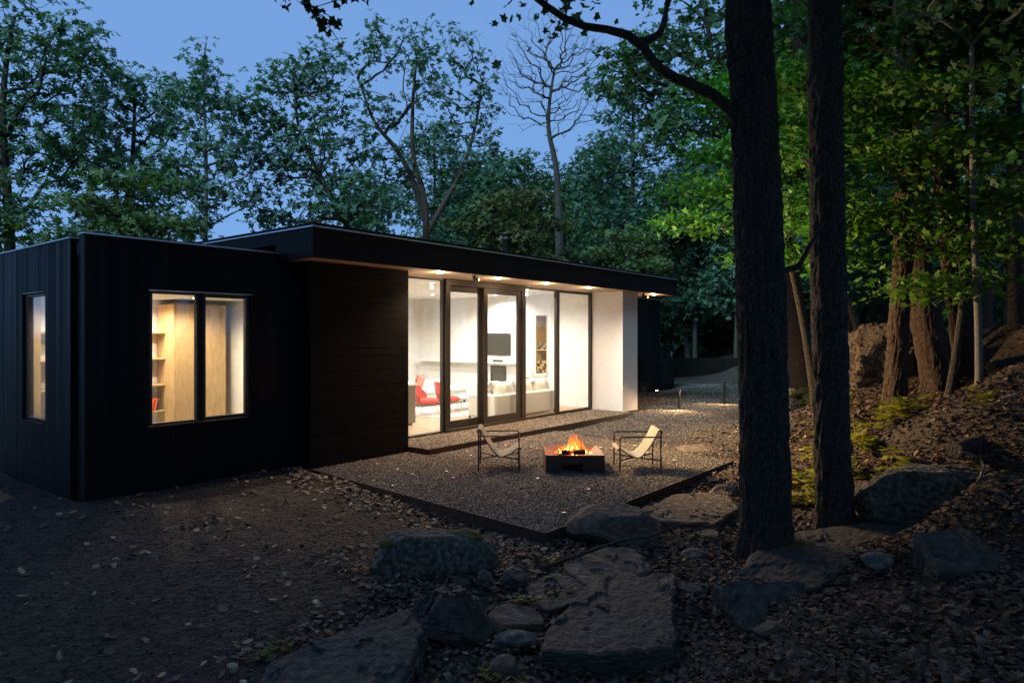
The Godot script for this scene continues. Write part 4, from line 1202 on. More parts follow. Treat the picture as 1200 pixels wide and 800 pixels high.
func moss_on(o: MeshInstance3D, where: Vector3, r: Vector3, sd: int) -> void:
	part(o, "moss", rock_mesh(r, sd, 0, [[Vector3.DOWN, 0.2]], 0.3), M.moss, where)

func build_rocks() -> void:
	var up := Vector3.UP
	var o := rock("boulder", "long grey lichen-covered boulder with yellow moss on top", Vector3(5.0, -0.12, -4.98), Vector3(0.68, 0.31, 0.42), YAW, M.rock_lichen, 3, 5, [[up, 0.85], [Vector3(0, 0.2, 1), 0.8], [Vector3(-1, 0.3, 0.2), 0.85]], 0.08)
	moss_on(o, Vector3(0.3, 0.2, 0.04), Vector3(0.26, 0.09, 0.2), 31)
	moss_on(o, Vector3(-0.46, 0.16, 0.14), Vector3(0.09, 0.07, 0.1), 32)
	rock("boulder", "angular slate boulder with a dark hollow in the front foreground", Vector3(4.22, -0.22, -3.92), Vector3(0.38, 0.31, 0.34), YAW + 0.2, M.rock_slate, 8, 9, [[up, 0.8], [Vector3(0.6, 0.5, 0.6), 0.62], [Vector3(-0.5, 0.4, 0.8), 0.75]], 0.1, 0.07)
	rock("flat_rock", "small flat brown rock against the slate boulder's right side", Vector3(4.62, -0.34, -3.62), Vector3(0.26, 0.16, 0.28), YAW, M.rock_brown, 14, 4, [[Vector3(0.2, 1, 0.1), 0.55]], 0.05)
	rock("boulder", "smooth rounded boulder touching the terrace edge", Vector3(6.98, -0.14, -4.02), Vector3(0.56, 0.33, 0.42), YAW - 0.05, M.rock_brown, 27, 4, [[Vector3(0.1, 1, 0.2), 0.86], [Vector3(0.3, 0.3, 1), 0.78]], 0.05)
	rock("boulder", "small dark brown rock near the terrace corner and the big trunk", Vector3(9.9, -0.2, -3.75), Vector3(0.32, 0.22, 0.3), YAW, M.rock_brown, 33, 7, [], 0.09)
	rock("rock_slab", "narrow slate shard right of the ridged slab", Vector3(3.72, -0.46, -3.5), Vector3(0.36, 0.14, 0.22), YAW + 0.5, M.rock_slate, 39, 6, [], 0.1, 0.05)
	o = rock("boulder", "lichen-spotted boulder right of the second trunk", Vector3(9.05, 0.26, -1.22), Vector3(0.72, 0.42, 0.5), YAW + 0.2, M.rock_lichen, 53, 6, [[up, 0.9], [Vector3(-0.3, 0.4, 1), 0.75]], 0.07)
	rock("rock_slab", "slanting brown slab leaning on the lichen-spotted boulder", Vector3(9.0, 0.14, -1.85), Vector3(0.45, 0.14, 0.34), YAW + 0.1, M.rock_brown, 57, 4, [[up, 0.5]], 0.05, 0.04, Vector2(0.25, 0.45))
	rock("rock_slab", "dark stacked slab on top of the lichen-spotted boulder", spotp(10.2, -0.82, 0.02), Vector3(0.7, 0.16, 0.3), YAW + 0.1, M.rock_slate, 59, 5, [[up, 0.6]], 0.08, 0.04, Vector2(0, 0.08))
	rock("boulder", "huge brown overhanging boulder behind the second trunk", Vector3(18.1, 1.1, -3.3), Vector3(1.35, 1.45, 1.0), YAW, M.rock_brown, 67, 8, [[up, 0.92], [Vector3(0.6, -0.4, 0.8), 0.62], [Vector3(-0.2, 0.1, 1), 0.78], [Vector3(-0.8, 0.5, 0.3), 0.8]], 0.05, 0.12)
	rock("boulder", "dark boulder in shade right of the overhanging one", Vector3(19.6, 1.3, -2.3), Vector3(1.1, 1.2, 0.9), YAW, M.rock_slate, 71, 7, [], 0.06)
	o = rock("boulder", "low mossy rock seen between the two big trunks", Vector3(18.7, 0.42, -5.35), Vector3(0.42, 0.36, 0.36), YAW, M.rock_grey, 73, 6, [], 0.08)
	moss_on(o, Vector3(-0.1, 0.2, 0.15), Vector3(0.28, 0.12, 0.22), 74)
	rock("flat_rock", "flat flagstone on the path behind the right chair", Vector3(12.9, -0.12, -5.55), Vector3(0.75, 0.1, 0.42), YAW + 0.4, M.rock_brown, 79, 4, [[up, 0.5]], 0.04)
	rock("boulder", "brown half-buried rock on the slope between the trunks", Vector3(14.6, 0.12, -4.05), Vector3(0.4, 0.24, 0.3), YAW, M.rock_brown, 83, 6, [], 0.08)
	rock("boulder", "small rock low on the slope behind the yellow plants", Vector3(12.0, 0.1, -2.9), Vector3(0.34, 0.16, 0.26), YAW, M.rock_brown, 89, 6, [], 0.08)
	rock("boulder", "pale rock on the slope at the right edge", Vector3(12.9, 1.6, -0.25), Vector3(0.26, 0.18, 0.2), YAW, M.rock_grey, 97, 7, [], 0.08)
	slab("largest flat dark slab in the middle foreground with a sharp right edge", Vector3(5.107, -0.17, -2.893), [[0.68, -0.82], [0.5, -0.1], [0.34, 0.64], [-0.05, 0.75], [-0.69, 0.64], [-0.62, 0.3], [-0.3, -0.32], [-0.1, -0.75]], 0.3, M.rock_slate, 23, 4, Vector2(0.03, 0.02))
	slab("layered brown slab between the slate boulder and the rounded boulder", Vector3(5.95, -0.13, -3.435), [[-0.49, 0.02], [-0.07, -0.6], [0.31, -0.45], [0.42, 0.02], [0.18, 0.3], [-0.29, 0.52]], 0.24, M.rock_brown, 17, 4, Vector2(0.06, -0.03))
	slab("cracked dark slab left of the layered brown slab", Vector3(5.22, -0.19, -3.56), [[-0.36, -0.14], [-0.03, -0.4], [0.38, -0.14], [0.26, 0.2], [-0.15, 0.34]], 0.2, M.rock_slate, 19, 3, Vector2(0.1, 0.06))
	slab("flat brown rock with a level top behind the rounded boulder", Vector3(8.33, -0.05, -3.66), [[-0.65, 0.1], [-0.02, -0.7], [0.73, -0.8], [0.6, 0.1], [0.11, 0.7], [-0.5, 0.55]], 0.22, M.rock_brown, 29, 3, Vector2(0.03, 0.0))
	slab("long ridged slate slab at the bottom left of the foreground", Vector3(3.3, -0.22, -4.21), [[-0.5, 0.7], [-0.61, 0.07], [-0.1, -0.2], [0.4, -0.48], [0.56, -0.14], [0.5, 0.4], [0.3, 0.75]], 0.26, M.rock_slate, 37, 5, Vector2(0.16, 0.1))
	var led := slab("long mossy ledge running up to the right under the two big trunks", Vector3(7.46, 0.0, -1.69), [[-1.4, 0.7], [-0.9, 0.0], [-0.5, -0.55], [0.49, -0.68], [1.77, -0.9], [1.54, -0.4], [0.13, 0.25], [-0.6, 0.84], [-1.2, 0.8]], 0.34, M.rock_slate, 43, 4, Vector2(0.03, 0.09))
	moss_on(led, Vector3(-0.35, -0.02, -0.2), Vector3(0.3, 0.035, 0.22), 44)
	slab("smooth slab tipped forward at the lower end of the mossy ledge", Vector3(5.95, -0.16, -1.9), [[-0.42, -0.26], [0.42, -0.3], [0.34, 0.08], [-0.02, 0.46], [-0.3, 0.24]], 0.2, M.rock_slate, 47, 2, Vector2(0.42, -0.05))
	slab("smooth dark slab in the shade at the right edge", Vector3(6.88, 0.42, -0.5), [[-0.5, 0.32], [-0.38, -0.22], [0.42, -0.32], [0.55, 0.2], [0.0, 0.42]], 0.3, M.rock_slate, 61, 3, Vector2(0.28, 0.1))
	# small stones lying loose in the foreground
	var st := [[4.75, -4.42, 0.16, 0.05], [5.02, -4.3, 0.1, 0.09], [5.35, -4.2, 0.12, 0.06], [5.15, -4.05, 0.17, 0.11], [4.3, -3.35, 0.18, 0.1], [3.95, -3.2, 0.14, 0.08], [6.0, -2.6, 0.12, 0.05], [6.9, -3.0, 0.16, 0.06], [7.6, -3.1, 0.18, 0.07], [7.9, -2.75, 0.12, 0.05], [8.0, -2.35, 0.2, 0.06], [5.6, -1.75, 0.16, 0.07], [8.3, -2.65, 0.13, 0.05], [7.0, -1.2, 0.2, 0.08], [10.3, -4.1, 0.12, 0.08]]
	for k in st.size():
		var e: Array = st[k]
		rock("loose_stone", "small loose stone lying in the leaf litter around the foreground slabs", Vector3(e[0], height(e[0], e[1]) + e[3] * 0.3, e[1]), Vector3(e[2], e[3], e[2] * 0.75), k * 1.3, [M.rock_slate, M.rock_grey, M.rock_brown][k % 3], 200 + k, 6, [], 0.07, 0.0, Vector2.ZERO, "loose stones in the foreground")

# ---------------------------------------------------------------- trees
# A tree grown from a trunk line: points spread through the crown's lobes are joined, nearest first, to the nearest wood.
# Local x runs to the right of the view and z towards it. A lobe is [centre, radii].
func tree(called: String, label: String, base: Vector3, trunk: Array, r0: float, r1: float, lobes: Array, opt := {}) -> Node3D:
	var t := thing(called, label, "tree", base, YAW, opt.get("group", ""))
	var r2 := RandomNumberGenerator.new()
	r2.seed = opt.get("seed", 1)
	var bark: Material = opt.get("bark", M.bark)
	var pos := PackedVector3Array()
	var par := PackedInt32Array()
	var far := PackedFloat32Array()
	var cv := Curve3D.new()
	for k in trunk.size():
		var tg := Vector3.ZERO
		if k > 0 and k < trunk.size() - 1: tg = (trunk[k + 1] - trunk[k - 1]) * 0.2
		cv.add_point(trunk[k], -tg, tg)
	cv.bake_interval = 0.1
	var L := cv.get_baked_length()
	var n := maxi(8, int(L / 0.28))
	var tp := PackedVector3Array()
	var tr := PackedFloat32Array()
	for k in n + 1:
		var s := float(k) / n
		var p := cv.sample_baked(L * s)
		pos.append(p)
		par.append(k - 1)
		far.append(L * s * 0.6)
		tp.append(p)
		tr.append(lerpf(r0, r1, pow(s, 0.8)) * (1.0 + 0.35 * exp(-s * L / 0.22)))
	if opt.get("near", false): part(t, "trunk", bark_trunk(cv, L, r0, r1, int(opt.get("seed", 1))), bark)
	else:
		var ta := Acc.new()
		ta.tube(tp, tr, 12)
		part(t, "trunk", ta.mesh(), bark)
	for lb in opt.get("limbs", []):
		var lp := PackedVector3Array()
		var lr := PackedFloat32Array()
		var lc := Curve3D.new()
		for k in lb[0].size():
			var tg := Vector3.ZERO
			if k > 0 and k < lb[0].size() - 1: tg = (lb[0][k + 1] - lb[0][k - 1]) * 0.2
			lc.add_point(lb[0][k], -tg, tg)
		var ll := lc.get_baked_length()
		for k in 15:
			lp.append(lc.sample_baked(ll * k / 14.0))
			lr.append(lerpf(lb[1], lb[2], k / 14.0) * r2.randf_range(0.93, 1.06))
			par.append(pos.size() - 1 if k else 0)
			far.append(1.5 + ll * k / 14.0 * 0.3)
			pos.append(lp[k])
		var lm := Acc.new()
		lm.tube(lp, lr, 12)
		part(t, "limb", lm.mesh(), bark)
	var wood := pos.size() - 1
	var first := int(n * opt.get("bare", 0.35))
	# crown points
	var pts := []
	var vol := 0.0
	for l in lobes: vol += pow(l[1].x * l[1].y * l[1].z, 0.7)
	for l in lobes:
		var c := int(ceil(opt.get("points", 200) * (1.5 if opt.get("maple", false) else (1.35 if base.z < -17.0 and base.x < 34.0 else 1.8)) * pow(l[1].x * l[1].y * l[1].z, 0.7) / vol))
		for k in c:
			var d := Vector3(r2.randfn(), r2.randfn(), r2.randfn()).normalized()
			pts.append((l[0] as Vector3) + d * (l[1] as Vector3) * pow(r2.randf(), 0.42))
	var keyed := []
	for p in pts:
		var best := 1e9
		for k in range(first, wood + 1, 3): best = minf(best, pos[k].distance_squared_to(p) + 0.3 * far[k])
		keyed.append([best, p])
	keyed.sort_custom(func(x, y): return x[0] < y[0])
	var chains := []
	var leafless: bool = opt.get("leaves", 50) == 0
	var join: float = opt.get("join", 0.42)
	for e in keyed:
		var p: Vector3 = e[1]
		var best := 1e9
		var at := first
		for k in range(first, pos.size()):
			var d := p - pos[k]
			var c := d.length() + join * far[k] + maxf(0.0, -d.y) * 0.9
			if c < best:
				best = c
				at = k
		var a := pos[at]
		var dd := p.distance_to(a)
		var dir := (a - pos[par[at]]).normalized() if par[at] >= 0 else Vector3.UP
		var ctl := a + (dir * 0.35 + (p - a).normalized() * 0.65 + Vector3(0, 0.05, 0)) * dd * 0.45
		var ids := PackedInt32Array([at])
		var steps := 3 if dd < 1.6 else 5
		for s in range(1, steps + 1):
			var u := float(s) / steps
			var q := a.lerp(ctl, u).lerp(ctl.lerp(p, u), u)
			if s < steps: q += Vector3(r2.randfn(), r2.randfn(), r2.randfn()) * dd * (0.012 if leafless else 0.03)
			par.append(ids[ids.size() - 1])
			far.append(far[at] + dd * u)
			ids.append(pos.size())
			pos.append(q)
		chains.append(ids)
	var cnt := PackedFloat32Array()
	cnt.resize(pos.size())
	for ids in chains: cnt[ids[ids.size() - 1]] = 1.0
	for k in range(pos.size() - 1, wood, -1):
		if cnt[k] == 0.0: cnt[k] = 0.4
		if par[k] > wood: cnt[par[k]] += cnt[k]
	var tipr: float = opt.get("tip", 0.012)
	var ba := Acc.new()
	for ids in chains:
		var bp := PackedVector3Array()
		var br := PackedFloat32Array()
		for k in ids.size():
			var id: int = ids[k]
			bp.append(pos[id])
			var c: float = cnt[ids[1]] if k == 0 else cnt[id]
			br.append(tipr * pow(maxf(c, 0.5), 0.5) * (1.25 if k == 0 else (0.6 if k == ids.size() - 1 else 1.0)))
			br[k] = minf(br[k], opt.get("thick", 0.2))
		ba.tube(bp, br, 7 if br[0] > 0.06 else (5 if br[0] > 0.025 else 3), false)
	if chains: part(t, "branches", ba.mesh(), bark).set_meta("kind", "stuff")
	# leaves
	var leaves: int = opt.get("leaves", 50)
	var dense := 1.25 if opt.get("maple", false) else 0.9
	if leaves > 0:
		var la := Acc.new()
		la.tinted = true
		var size: float = opt.get("leaf", 0.16)
		var cr: float = opt.get("spread", 0.36)
		var cols: Array = opt.get("cols", [Color(0.03, 0.07, 0.022), Color(0.06, 0.11, 0.03)])
		var maple: bool = opt.get("maple", false)
		var flat: float = opt.get("flat", 0.7)
		for ids in chains:
			var tip: Vector3 = pos[ids[ids.size() - 1]]
			var back: Vector3 = pos[ids[ids.size() - 2]]
			var tint: Color = cols[0].lerp(cols[1], r2.randf())
			var nl := int(leaves * dense * r2.randf_range(0.6, 1.3))
			if maple:
				for k in nl:
					var o := Vector3(r2.randfn(), r2.randfn() * flat, r2.randfn()) * cr * 0.5
					var b := tip.lerp(back, r2.randf() * 0.9) + o
					var d := (o.normalized() + Vector3(r2.randfn(), r2.randfn() * 0.6 - 0.25, r2.randfn()) * 0.6).normalized()
					var up := (Vector3.UP + Vector3(r2.randfn(), r2.randfn(), r2.randfn()) * 0.5).normalized()
					maple_leaf(la, b, d, up.cross(d).normalized(), size * r2.randf_range(0.6, 1.25), tint * r2.randf_range(0.75, 1.25))
				continue
			for k in maxi(2, nl / 7):       # oak leaves stand in stars round the twig ends
				var ct := tip.lerp(back, r2.randf() * 0.35) + Vector3(r2.randfn(), r2.randfn() * flat, r2.randfn()) * cr * 0.62
				var ax := (Vector3.UP * 0.9 + (ct - back).normalized() * 0.7 + Vector3(r2.randfn(), r2.randfn(), r2.randfn()) * 0.4).normalized()
				var u0 := ax.cross(Vector3(r2.randfn(), r2.randfn(), r2.randfn())).normalized()
				var v0 := ax.cross(u0)
				for q in 7:
					var an := TAU * (q + r2.randf() * 0.6) / 7.0
					var d := (u0 * cos(an) + v0 * sin(an) + ax * r2.randf_range(-0.55, 0.35)).normalized()
					var sz := size * r2.randf_range(0.65, 1.2)
					la.leaf(ct, d, (ax.cross(d) + ax * r2.randf_range(-0.3, 0.3)).normalized(), sz, sz * 0.5, 0.15, tint * r2.randf_range(0.8, 1.2))
		var cm := part(t, "crown", la.mesh(), M.leaf)
		cm.set_meta("kind", "stuff")
	return t

func maple_leaf(a: Acc, b: Vector3, d: Vector3, s: Vector3, sz: float, col: Color) -> void:
	var up := s.cross(d).normalized()
	var k := a.v.size()
	var pts := [[0.12, 0.0, 0.0], [0.0, 0.38, 0.04], [0.26, 0.36, 0.0], [0.5, 0.6, -0.06], [0.58, 0.28, 0.02], [1.0, 0.0, -0.12], [0.58, -0.28, 0.02], [0.5, -0.6, -0.06], [0.26, -0.36, 0.0], [0.0, -0.38, 0.04]]
	for p in pts:
		a.v.append(b + (d * p[0] + s * p[1] + up * p[2]) * sz)
		a.n.append(up)
		a.c.append(col)
	for q in [[0, 1, 2], [0, 2, 4], [2, 3, 4], [0, 4, 6], [4, 5, 6], [0, 6, 8], [6, 7, 8], [0, 8, 9]]:
		a.t.append_array(PackedInt32Array([k + q[0], k + q[2], k + q[1]]))

# trunk close to the camera: ridged bark as geometry
func bark_trunk(cv: Curve3D, L: float, r0: float, r1: float, sd: int) -> ArrayMesh:
	var a := Acc.new()
	var sides := 110 if r0 > 0.2 and sd > 60 else 64
	var rings := int(L / (0.045 if sd > 60 else 0.07))
	var f := FastNoiseLite.new()
	f.seed = sd
	f.noise_type = FastNoiseLite.TYPE_SIMPLEX_SMOOTH
	f.fractal_type = FastNoiseLite.FRACTAL_RIDGED
	f.fractal_octaves = 3
	f.frequency = 1.0
	for i in rings + 1:
		var s := float(i) / rings
		var p := cv.sample_baked(L * s)
		var y := L * s
		var r := lerpf(r0, r1, pow(s, 0.9)) * (1.0 + 0.42 * exp(-y / 0.2)) * (1.0 + 0.05 * f.get_noise_2d(y * 0.5, sd * 9.0))
		for q in sides:
			var an := TAU * q / sides
			var dx := cos(an)
			var dz := sin(an)
			var flare := 1.0 + 0.24 * exp(-y / 0.26) * sin(an * 5.0 + sd + 0.6 * sin(an * 2.0)) + 0.03 * sin(an * 3.0 + y * 0.4)
			var rr := r * flare + 0.036 * f.get_noise_3d(dx * r * 14.0, y * 1.3, dz * r * 14.0) + 0.012 * f.get_noise_3d(dx * r * 40.0, y * 9.0, dz * r * 40.0)
			a.v.append(p + Vector3(dx * rr, 0, dz * rr))
			a.n.append(Vector3.ZERO)
			a.c.append(Color.WHITE)
	for i in rings:
		for q in sides:
			var k := i * sides + q
			var l := i * sides + (q + 1) % sides
			a.t.append_array(PackedInt32Array([k, l, k + sides, l, l + sides, k + sides]))
	fix_normals(a)
	return a.mesh()

func V3(x: float, y: float, z: float) -> Vector3:
	return Vector3(x, y, z)

func spotp(x: float, z: float, dy := 0.0) -> Vector3:
	return Vector3(x, height(x, z) + dy, z)

func nth(list: Array, k: int) -> String:       # which one it is, counted along the view from the left
	var words := ["first", "second", "third", "fourth", "fifth", "sixth", "seventh", "eighth", "ninth", "tenth", "eleventh", "twelfth", "thirteenth", "fourteenth", "fifteenth", "sixteenth", "seventeenth", "eighteenth", "nineteenth", "twentieth", "twenty-first"]
	var side := func(e: Array) -> float:
		var o := e.size() - 3
		var p := Vector3(e[o], 0, e[o + 1])
		return p.dot(RGT) / maxf(p.dot(FWD), 0.1)
	var c := 0
	for e in list:
		if side.call(e) < side.call(list[k]): c += 1
	return words[c]

func dup(src: Node3D, at: Vector3, turn: float, sc: Vector3, label: String, grp: String) -> Node3D:
	var o: Node3D = src.duplicate()
	o.name = numbered(str(src.name).rstrip("0123456789").rstrip("_"))
	add_child(o)
	o.position = at
	o.rotation.y = turn
	o.scale = sc
	tag(o, label, "tree", grp)
	return o

func build_trees() -> void:
	var oakc := [Color(0.06, 0.13, 0.09), Color(0.095, 0.175, 0.11)]
	var darkc := [Color(0.045, 0.105, 0.05), Color(0.075, 0.145, 0.06)]
	var yel := [Color(0.06, 0.165, 0.022), Color(0.13, 0.24, 0.035)]
	var lime := [Color(0.055, 0.185, 0.028), Color(0.1, 0.27, 0.045)]
	# trees behind the house
	var B1 := tree("oak_tree", "tall dark oak at the left edge behind the low roof", spotp(9.75, -36.02), [V3(0, 0, 0), V3(0.1, 6, 0), V3(-0.2, 12, 0), V3(0.3, 16, 0)], 0.32, 0.08, [[V3(1.2, 14.6, 0), V3(3, 2.6, 3)], [V3(3.5, 14.4, 0.5), V3(1.4, 2.0, 1.8)], [V3(0.5, 11, 0), V3(3.6, 2.2, 3)], [V3(2.8, 10.2, 0), V3(2.2, 1.6, 2)], [V3(-3, 13, 0), V3(3, 4, 3)], [V3(0.5, 7.6, 0.5), V3(2.6, 1.4, 2)]], {"seed": 11, "points": 420, "leaves": 52, "cols": darkc, "leaf": 0.2})
	var B2 := tree("oak_tree", "broad tree behind the low roof between the edge oak and the slender tree", spotp(14.8, -36.09), [V3(0, 0, 0), V3(-0.3, 6, 0), V3(0.2, 11, 0), V3(0.3, 14.5, 0)], 0.28, 0.06, [[V3(0.4, 14.2, 0), V3(2.6, 1.3, 2)], [V3(-1.6, 12.4, 0), V3(2.4, 1.8, 2)], [V3(1.9, 12.4, 0), V3(2, 1.8, 2)], [V3(0, 9.8, 0), V3(3.6, 1.9, 3)], [V3(0, 7.2, 0), V3(3.4, 1.3, 2.6)]], {"seed": 12, "points": 360, "leaves": 52, "cols": oakc, "leaf": 0.2})
	tree("slender_tree", "slender tree with a pale straight trunk above the low roof", spotp(14.1, -27.31), [V3(0, 0, 0), V3(0.05, 5, 0), V3(0.1, 9, 0), V3(0, 12.5, 0), V3(0.1, 14, 0)], 0.17, 0.03, [[V3(0.05, 13, 0), V3(0.9, 1.3, 0.9)], [V3(-0.6, 11.7, 0), V3(1.5, 1.1, 1.3)], [V3(0.9, 11.8, 0), V3(1.1, 1.1, 1.2)], [V3(1.2, 9.8, 0), V3(1.5, 1.4, 1.4)], [V3(-1.1, 8.9, 0), V3(1.5, 1.5, 1.4)], [V3(0.9, 8, 0), V3(1.6, 0.9, 1.4)], [V3(-0.6, 6.8, 0), V3(1.5, 0.8, 1.3)]], {"seed": 13, "points": 300, "leaves": 34, "cols": oakc, "leaf": 0.17, "bark": M.bark_grey})
	tree("oak_tree", "leaning oak rising behind the corner of the high roof", spotp(19.1, -24.2), [V3(0.6, 0, 0), V3(0.3, 5.5, 0), V3(-1.1, 8.6, 0), V3(-2.2, 11, 0), V3(-2.4, 13, 0)], 0.26, 0.05, [[V3(-2.5, 12.7, 0), V3(2.2, 1.6, 2)], [V3(-4.1, 11.5, 0), V3(1.3, 1.2, 1.5)], [V3(-1.1, 13.7, 0), V3(1.5, 1.3, 1.6)], [V3(-3, 9.8, 0), V3(2.4, 1.6, 2.2)], [V3(-4.0, 7.4, 0), V3(1.4, 0.8, 1.4)], [V3(-0.7, 10.2, 0), V3(2.2, 2.0, 2)], [V3(0.5, 8.2, 0), V3(2.2, 1.2, 2)], [V3(-1.6, 7.6, 0), V3(2.0, 0.9, 1.8)]], {"seed": 14, "points": 430, "leaves": 42, "cols": oakc, "leaf": 0.18, "bare": 0.3, "bark": M.bark_brown})
	tree("oak_tree", "tallest oak with an open forked crown above the middle of the roof", spotp(23.27, -23.78), [V3(0, 0, 0), V3(0.05, 6.8, 0), V3(-0.1, 8.9, 0), V3(-0.55, 10.6, 0), V3(-0.6, 13, 0), V3(-0.4, 15.5, 0)], 0.32, 0.05, [[V3(0.1, 15.6, 0), V3(2.9, 1.9, 2.4)], [V3(-2.5, 16.4, 0), V3(1.0, 1.0, 1)], [V3(2.8, 13.6, 0), V3(1.2, 2.4, 1.6)], [V3(-2.3, 13.2, 0), V3(1.6, 1.8, 1.8)], [V3(0.9, 12.6, 0), V3(2, 1.9, 1.8)], [V3(-1.9, 10.2, 0), V3(1.9, 1.5, 1.8)], [V3(2.0, 10.4, 0), V3(1.5, 1.6, 1.6)], [V3(3.2, 11.5, 0), V3(0.8, 0.9, 0.9)]], {"seed": 15, "points": 230, "leaves": 44, "cols": oakc, "leaf": 0.18, "spread": 0.4, "bare": 0.5, "bark": M.bark_brown, "tip": 0.014, "limbs": [[[V3(0, 7.6, 0), V3(-0.5, 9.3, 0), V3(-1.3, 10.9, 0.2), V3(-2.4, 12.3, 0.3), V3(-3.0, 14.0, 0.3)], 0.17, 0.05], [[V3(0.05, 6.9, 0), V3(0.9, 8.5, -0.2), V3(1.7, 10.0, -0.3), V3(2.4, 12.2, -0.3), V3(2.7, 14.2, -0.3)], 0.15, 0.045]]})
	tree("dead_tree", "leafless dead tree with fine bare twigs behind the flue", spotp(26.46, -18.13), [V3(0, 0, 0), V3(0.05, 5, 0), V3(-0.1, 9.5, 0), V3(-0.5, 12, 0), V3(-0.2, 14.5, 0)], 0.38, 0.05, [[V3(-0.2, 14.8, 0), V3(2.6, 2.9, 2)], [V3(-1.8, 14.2, 0), V3(1.5, 2.8, 1.4)], [V3(1.5, 14.0, 0), V3(1.5, 2.6, 1.4)], [V3(0.1, 12.2, 0), V3(1.2, 1.0, 1.2)]], {"seed": 16, "points": 620, "leaves": 0, "bark": M.bark, "tip": 0.0065, "bare": 0.6, "join": 0.3})
	var B7 := tree("maple_tree", "leafy tree right of the dead tree, behind the roof end", spotp(33.87, -18.44), [V3(0, 0, 0), V3(0, 7, 0), V3(0.2, 12, 0), V3(0.1, 16.5, 0)], 0.28, 0.05, [[V3(0, 15, 0), V3(2.2, 2.6, 2)], [V3(1.3, 11.6, 0), V3(2.4, 2, 2)], [V3(-1.8, 11.5, 0), V3(1.7, 2, 1.7)], [V3(-0.4, 8.4, 0), V3(3.2, 1.6, 2.6)], [V3(2.6, 14.5, 0), V3(1.6, 2.2, 1.6)]], {"seed": 17, "points": 420, "leaves": 50, "cols": oakc, "leaf": 0.18})
	var B8 := tree("maple_tree", "round-crowned tree behind the dead tree's trunk", spotp(35.5, -27.0), [V3(0, 0, 0), V3(0.2, 6, 0), V3(0, 11, 0), V3(0, 14, 0)], 0.25, 0.05, [[V3(0, 12, 0), V3(3.2, 2.4, 2.6)], [V3(-2, 9.5, 0), V3(2.2, 1.8, 2)], [V3(2, 9, 0), V3(2.4, 1.8, 2)], [V3(0, 6.5, 0.5), V3(3.2, 1.5, 2.4)]], {"seed": 18, "points": 400, "leaves": 50, "cols": darkc, "leaf": 0.19})
	var U1 := tree("understory_tree", "yellow green understory tree peeping over the low roof at left", spotp(9.6, -24.5), [V3(0, 0, 0), V3(0, 3, 0), V3(0.2, 5.5, 0), V3(0, 7.4, 0)], 0.12, 0.03, [[V3(0.6, 7.2, 0), V3(1.6, 0.3, 1.4)], [V3(-0.8, 6.4, 0), V3(1.8, 0.35, 1.5)], [V3(1.6, 5.8, 0), V3(1.9, 0.35, 1.5)], [V3(-1.2, 5.2, 0), V3(2.0, 0.4, 1.6)], [V3(0.4, 4.8, 0), V3(2.4, 0.5, 1.6)]], {"seed": 19, "points": 220, "leaves": 46, "cols": [Color(0.055, 0.105, 0.03), Color(0.1, 0.135, 0.035)], "leaf": 0.16, "flat": 0.25, "spread": 0.6})
	var U2 := tree("understory_tree", "bronze green understory tree left of the flue", spotp(21.3, -17.9), [V3(0, 0, 0), V3(0, 3, 0), V3(0.1, 5.5, 0), V3(0, 7.6, 0)], 0.1, 0.03, [[V3(0.2, 7.4, 0), V3(1.1, 0.35, 1.2)], [V3(-0.5, 6.5, 0), V3(1.4, 0.35, 1.3)], [V3(0.8, 5.8, 0), V3(1.3, 0.4, 1.3)], [V3(0.0, 5.0, 0), V3(1.8, 0.4, 1.4)]], {"seed": 20, "points": 200, "leaves": 36, "cols": [Color(0.07, 0.09, 0.025), Color(0.11, 0.1, 0.03)], "leaf": 0.14, "flat": 0.3, "spread": 0.55})
	# fill behind: copies of those grown above
	var fills := [[B7, 30.0, -30.0, 0.95], [B2, 10.0, -48.0, 1.15], [B7, 40.0, -24.0, 1.0], [B8, 44.0, -19.0, 1.0], [B2, 38.0, -33.0, 1.1], [B8, 48.0, -27.0, 1.1], [B7, 52.0, -16.0, 1.1], [B8, 34.0, -41.0, 1.1], [B2, 0.5, -36.0, 0.95]]
	for k in fills.size():
		var e: Array = fills[k]
		dup(e[0], spotp(e[1], e[2]), k * 1.9, Vector3(e[3], e[3] * 0.92, e[3]), "leafy tree in the far row behind the house, %s from the left" % nth(fills, k), "woodland trees far behind the house")
	for k in 6:
		var e: Array = [[5.0, -27.0, 1.0], [13.2, -31.5, 0.95], [27.5, -22.5, 1.0], [31.0, -16.0, 0.9], [22.8, -17.2, 1.05], [26.5, -15.4, 0.9]][k]
		dup([U1, U1, U2, U2, U2, U1][k], spotp(e[0], e[1]), k * 2.3, Vector3(e[2], e[2], e[2]), ["low layered yellow green tree above the low roof's far left", "low layered green tree below the slender tree", "low bronze green tree behind the flue", "low bronze green tree behind the white end wall", "low bronze green tree at the foot of the dead tree", "low green tree behind the black block"][k], "understory trees behind the house")
	# trees to the right of the house, in the far wood beyond the drive
	var F1 := tree("forest_tree", "thin dark forest tree just right of the roof end", spotp(38.0, -14.0), [V3(0, 0, 0), V3(0.1, 5, 0), V3(-0.1, 9, 0), V3(0, 13, 0)], 0.17, 0.04, [[V3(0, 5, 0), V3(2.4, 1.6, 2)], [V3(0.6, 8, 0), V3(2.8, 2, 2.4)], [V3(-0.6, 11, 0), V3(2.8, 2.2, 2.4)]], {"seed": 21, "points": 300, "leaves": 46, "cols": oakc, "leaf": 0.17, "bare": 0.2})
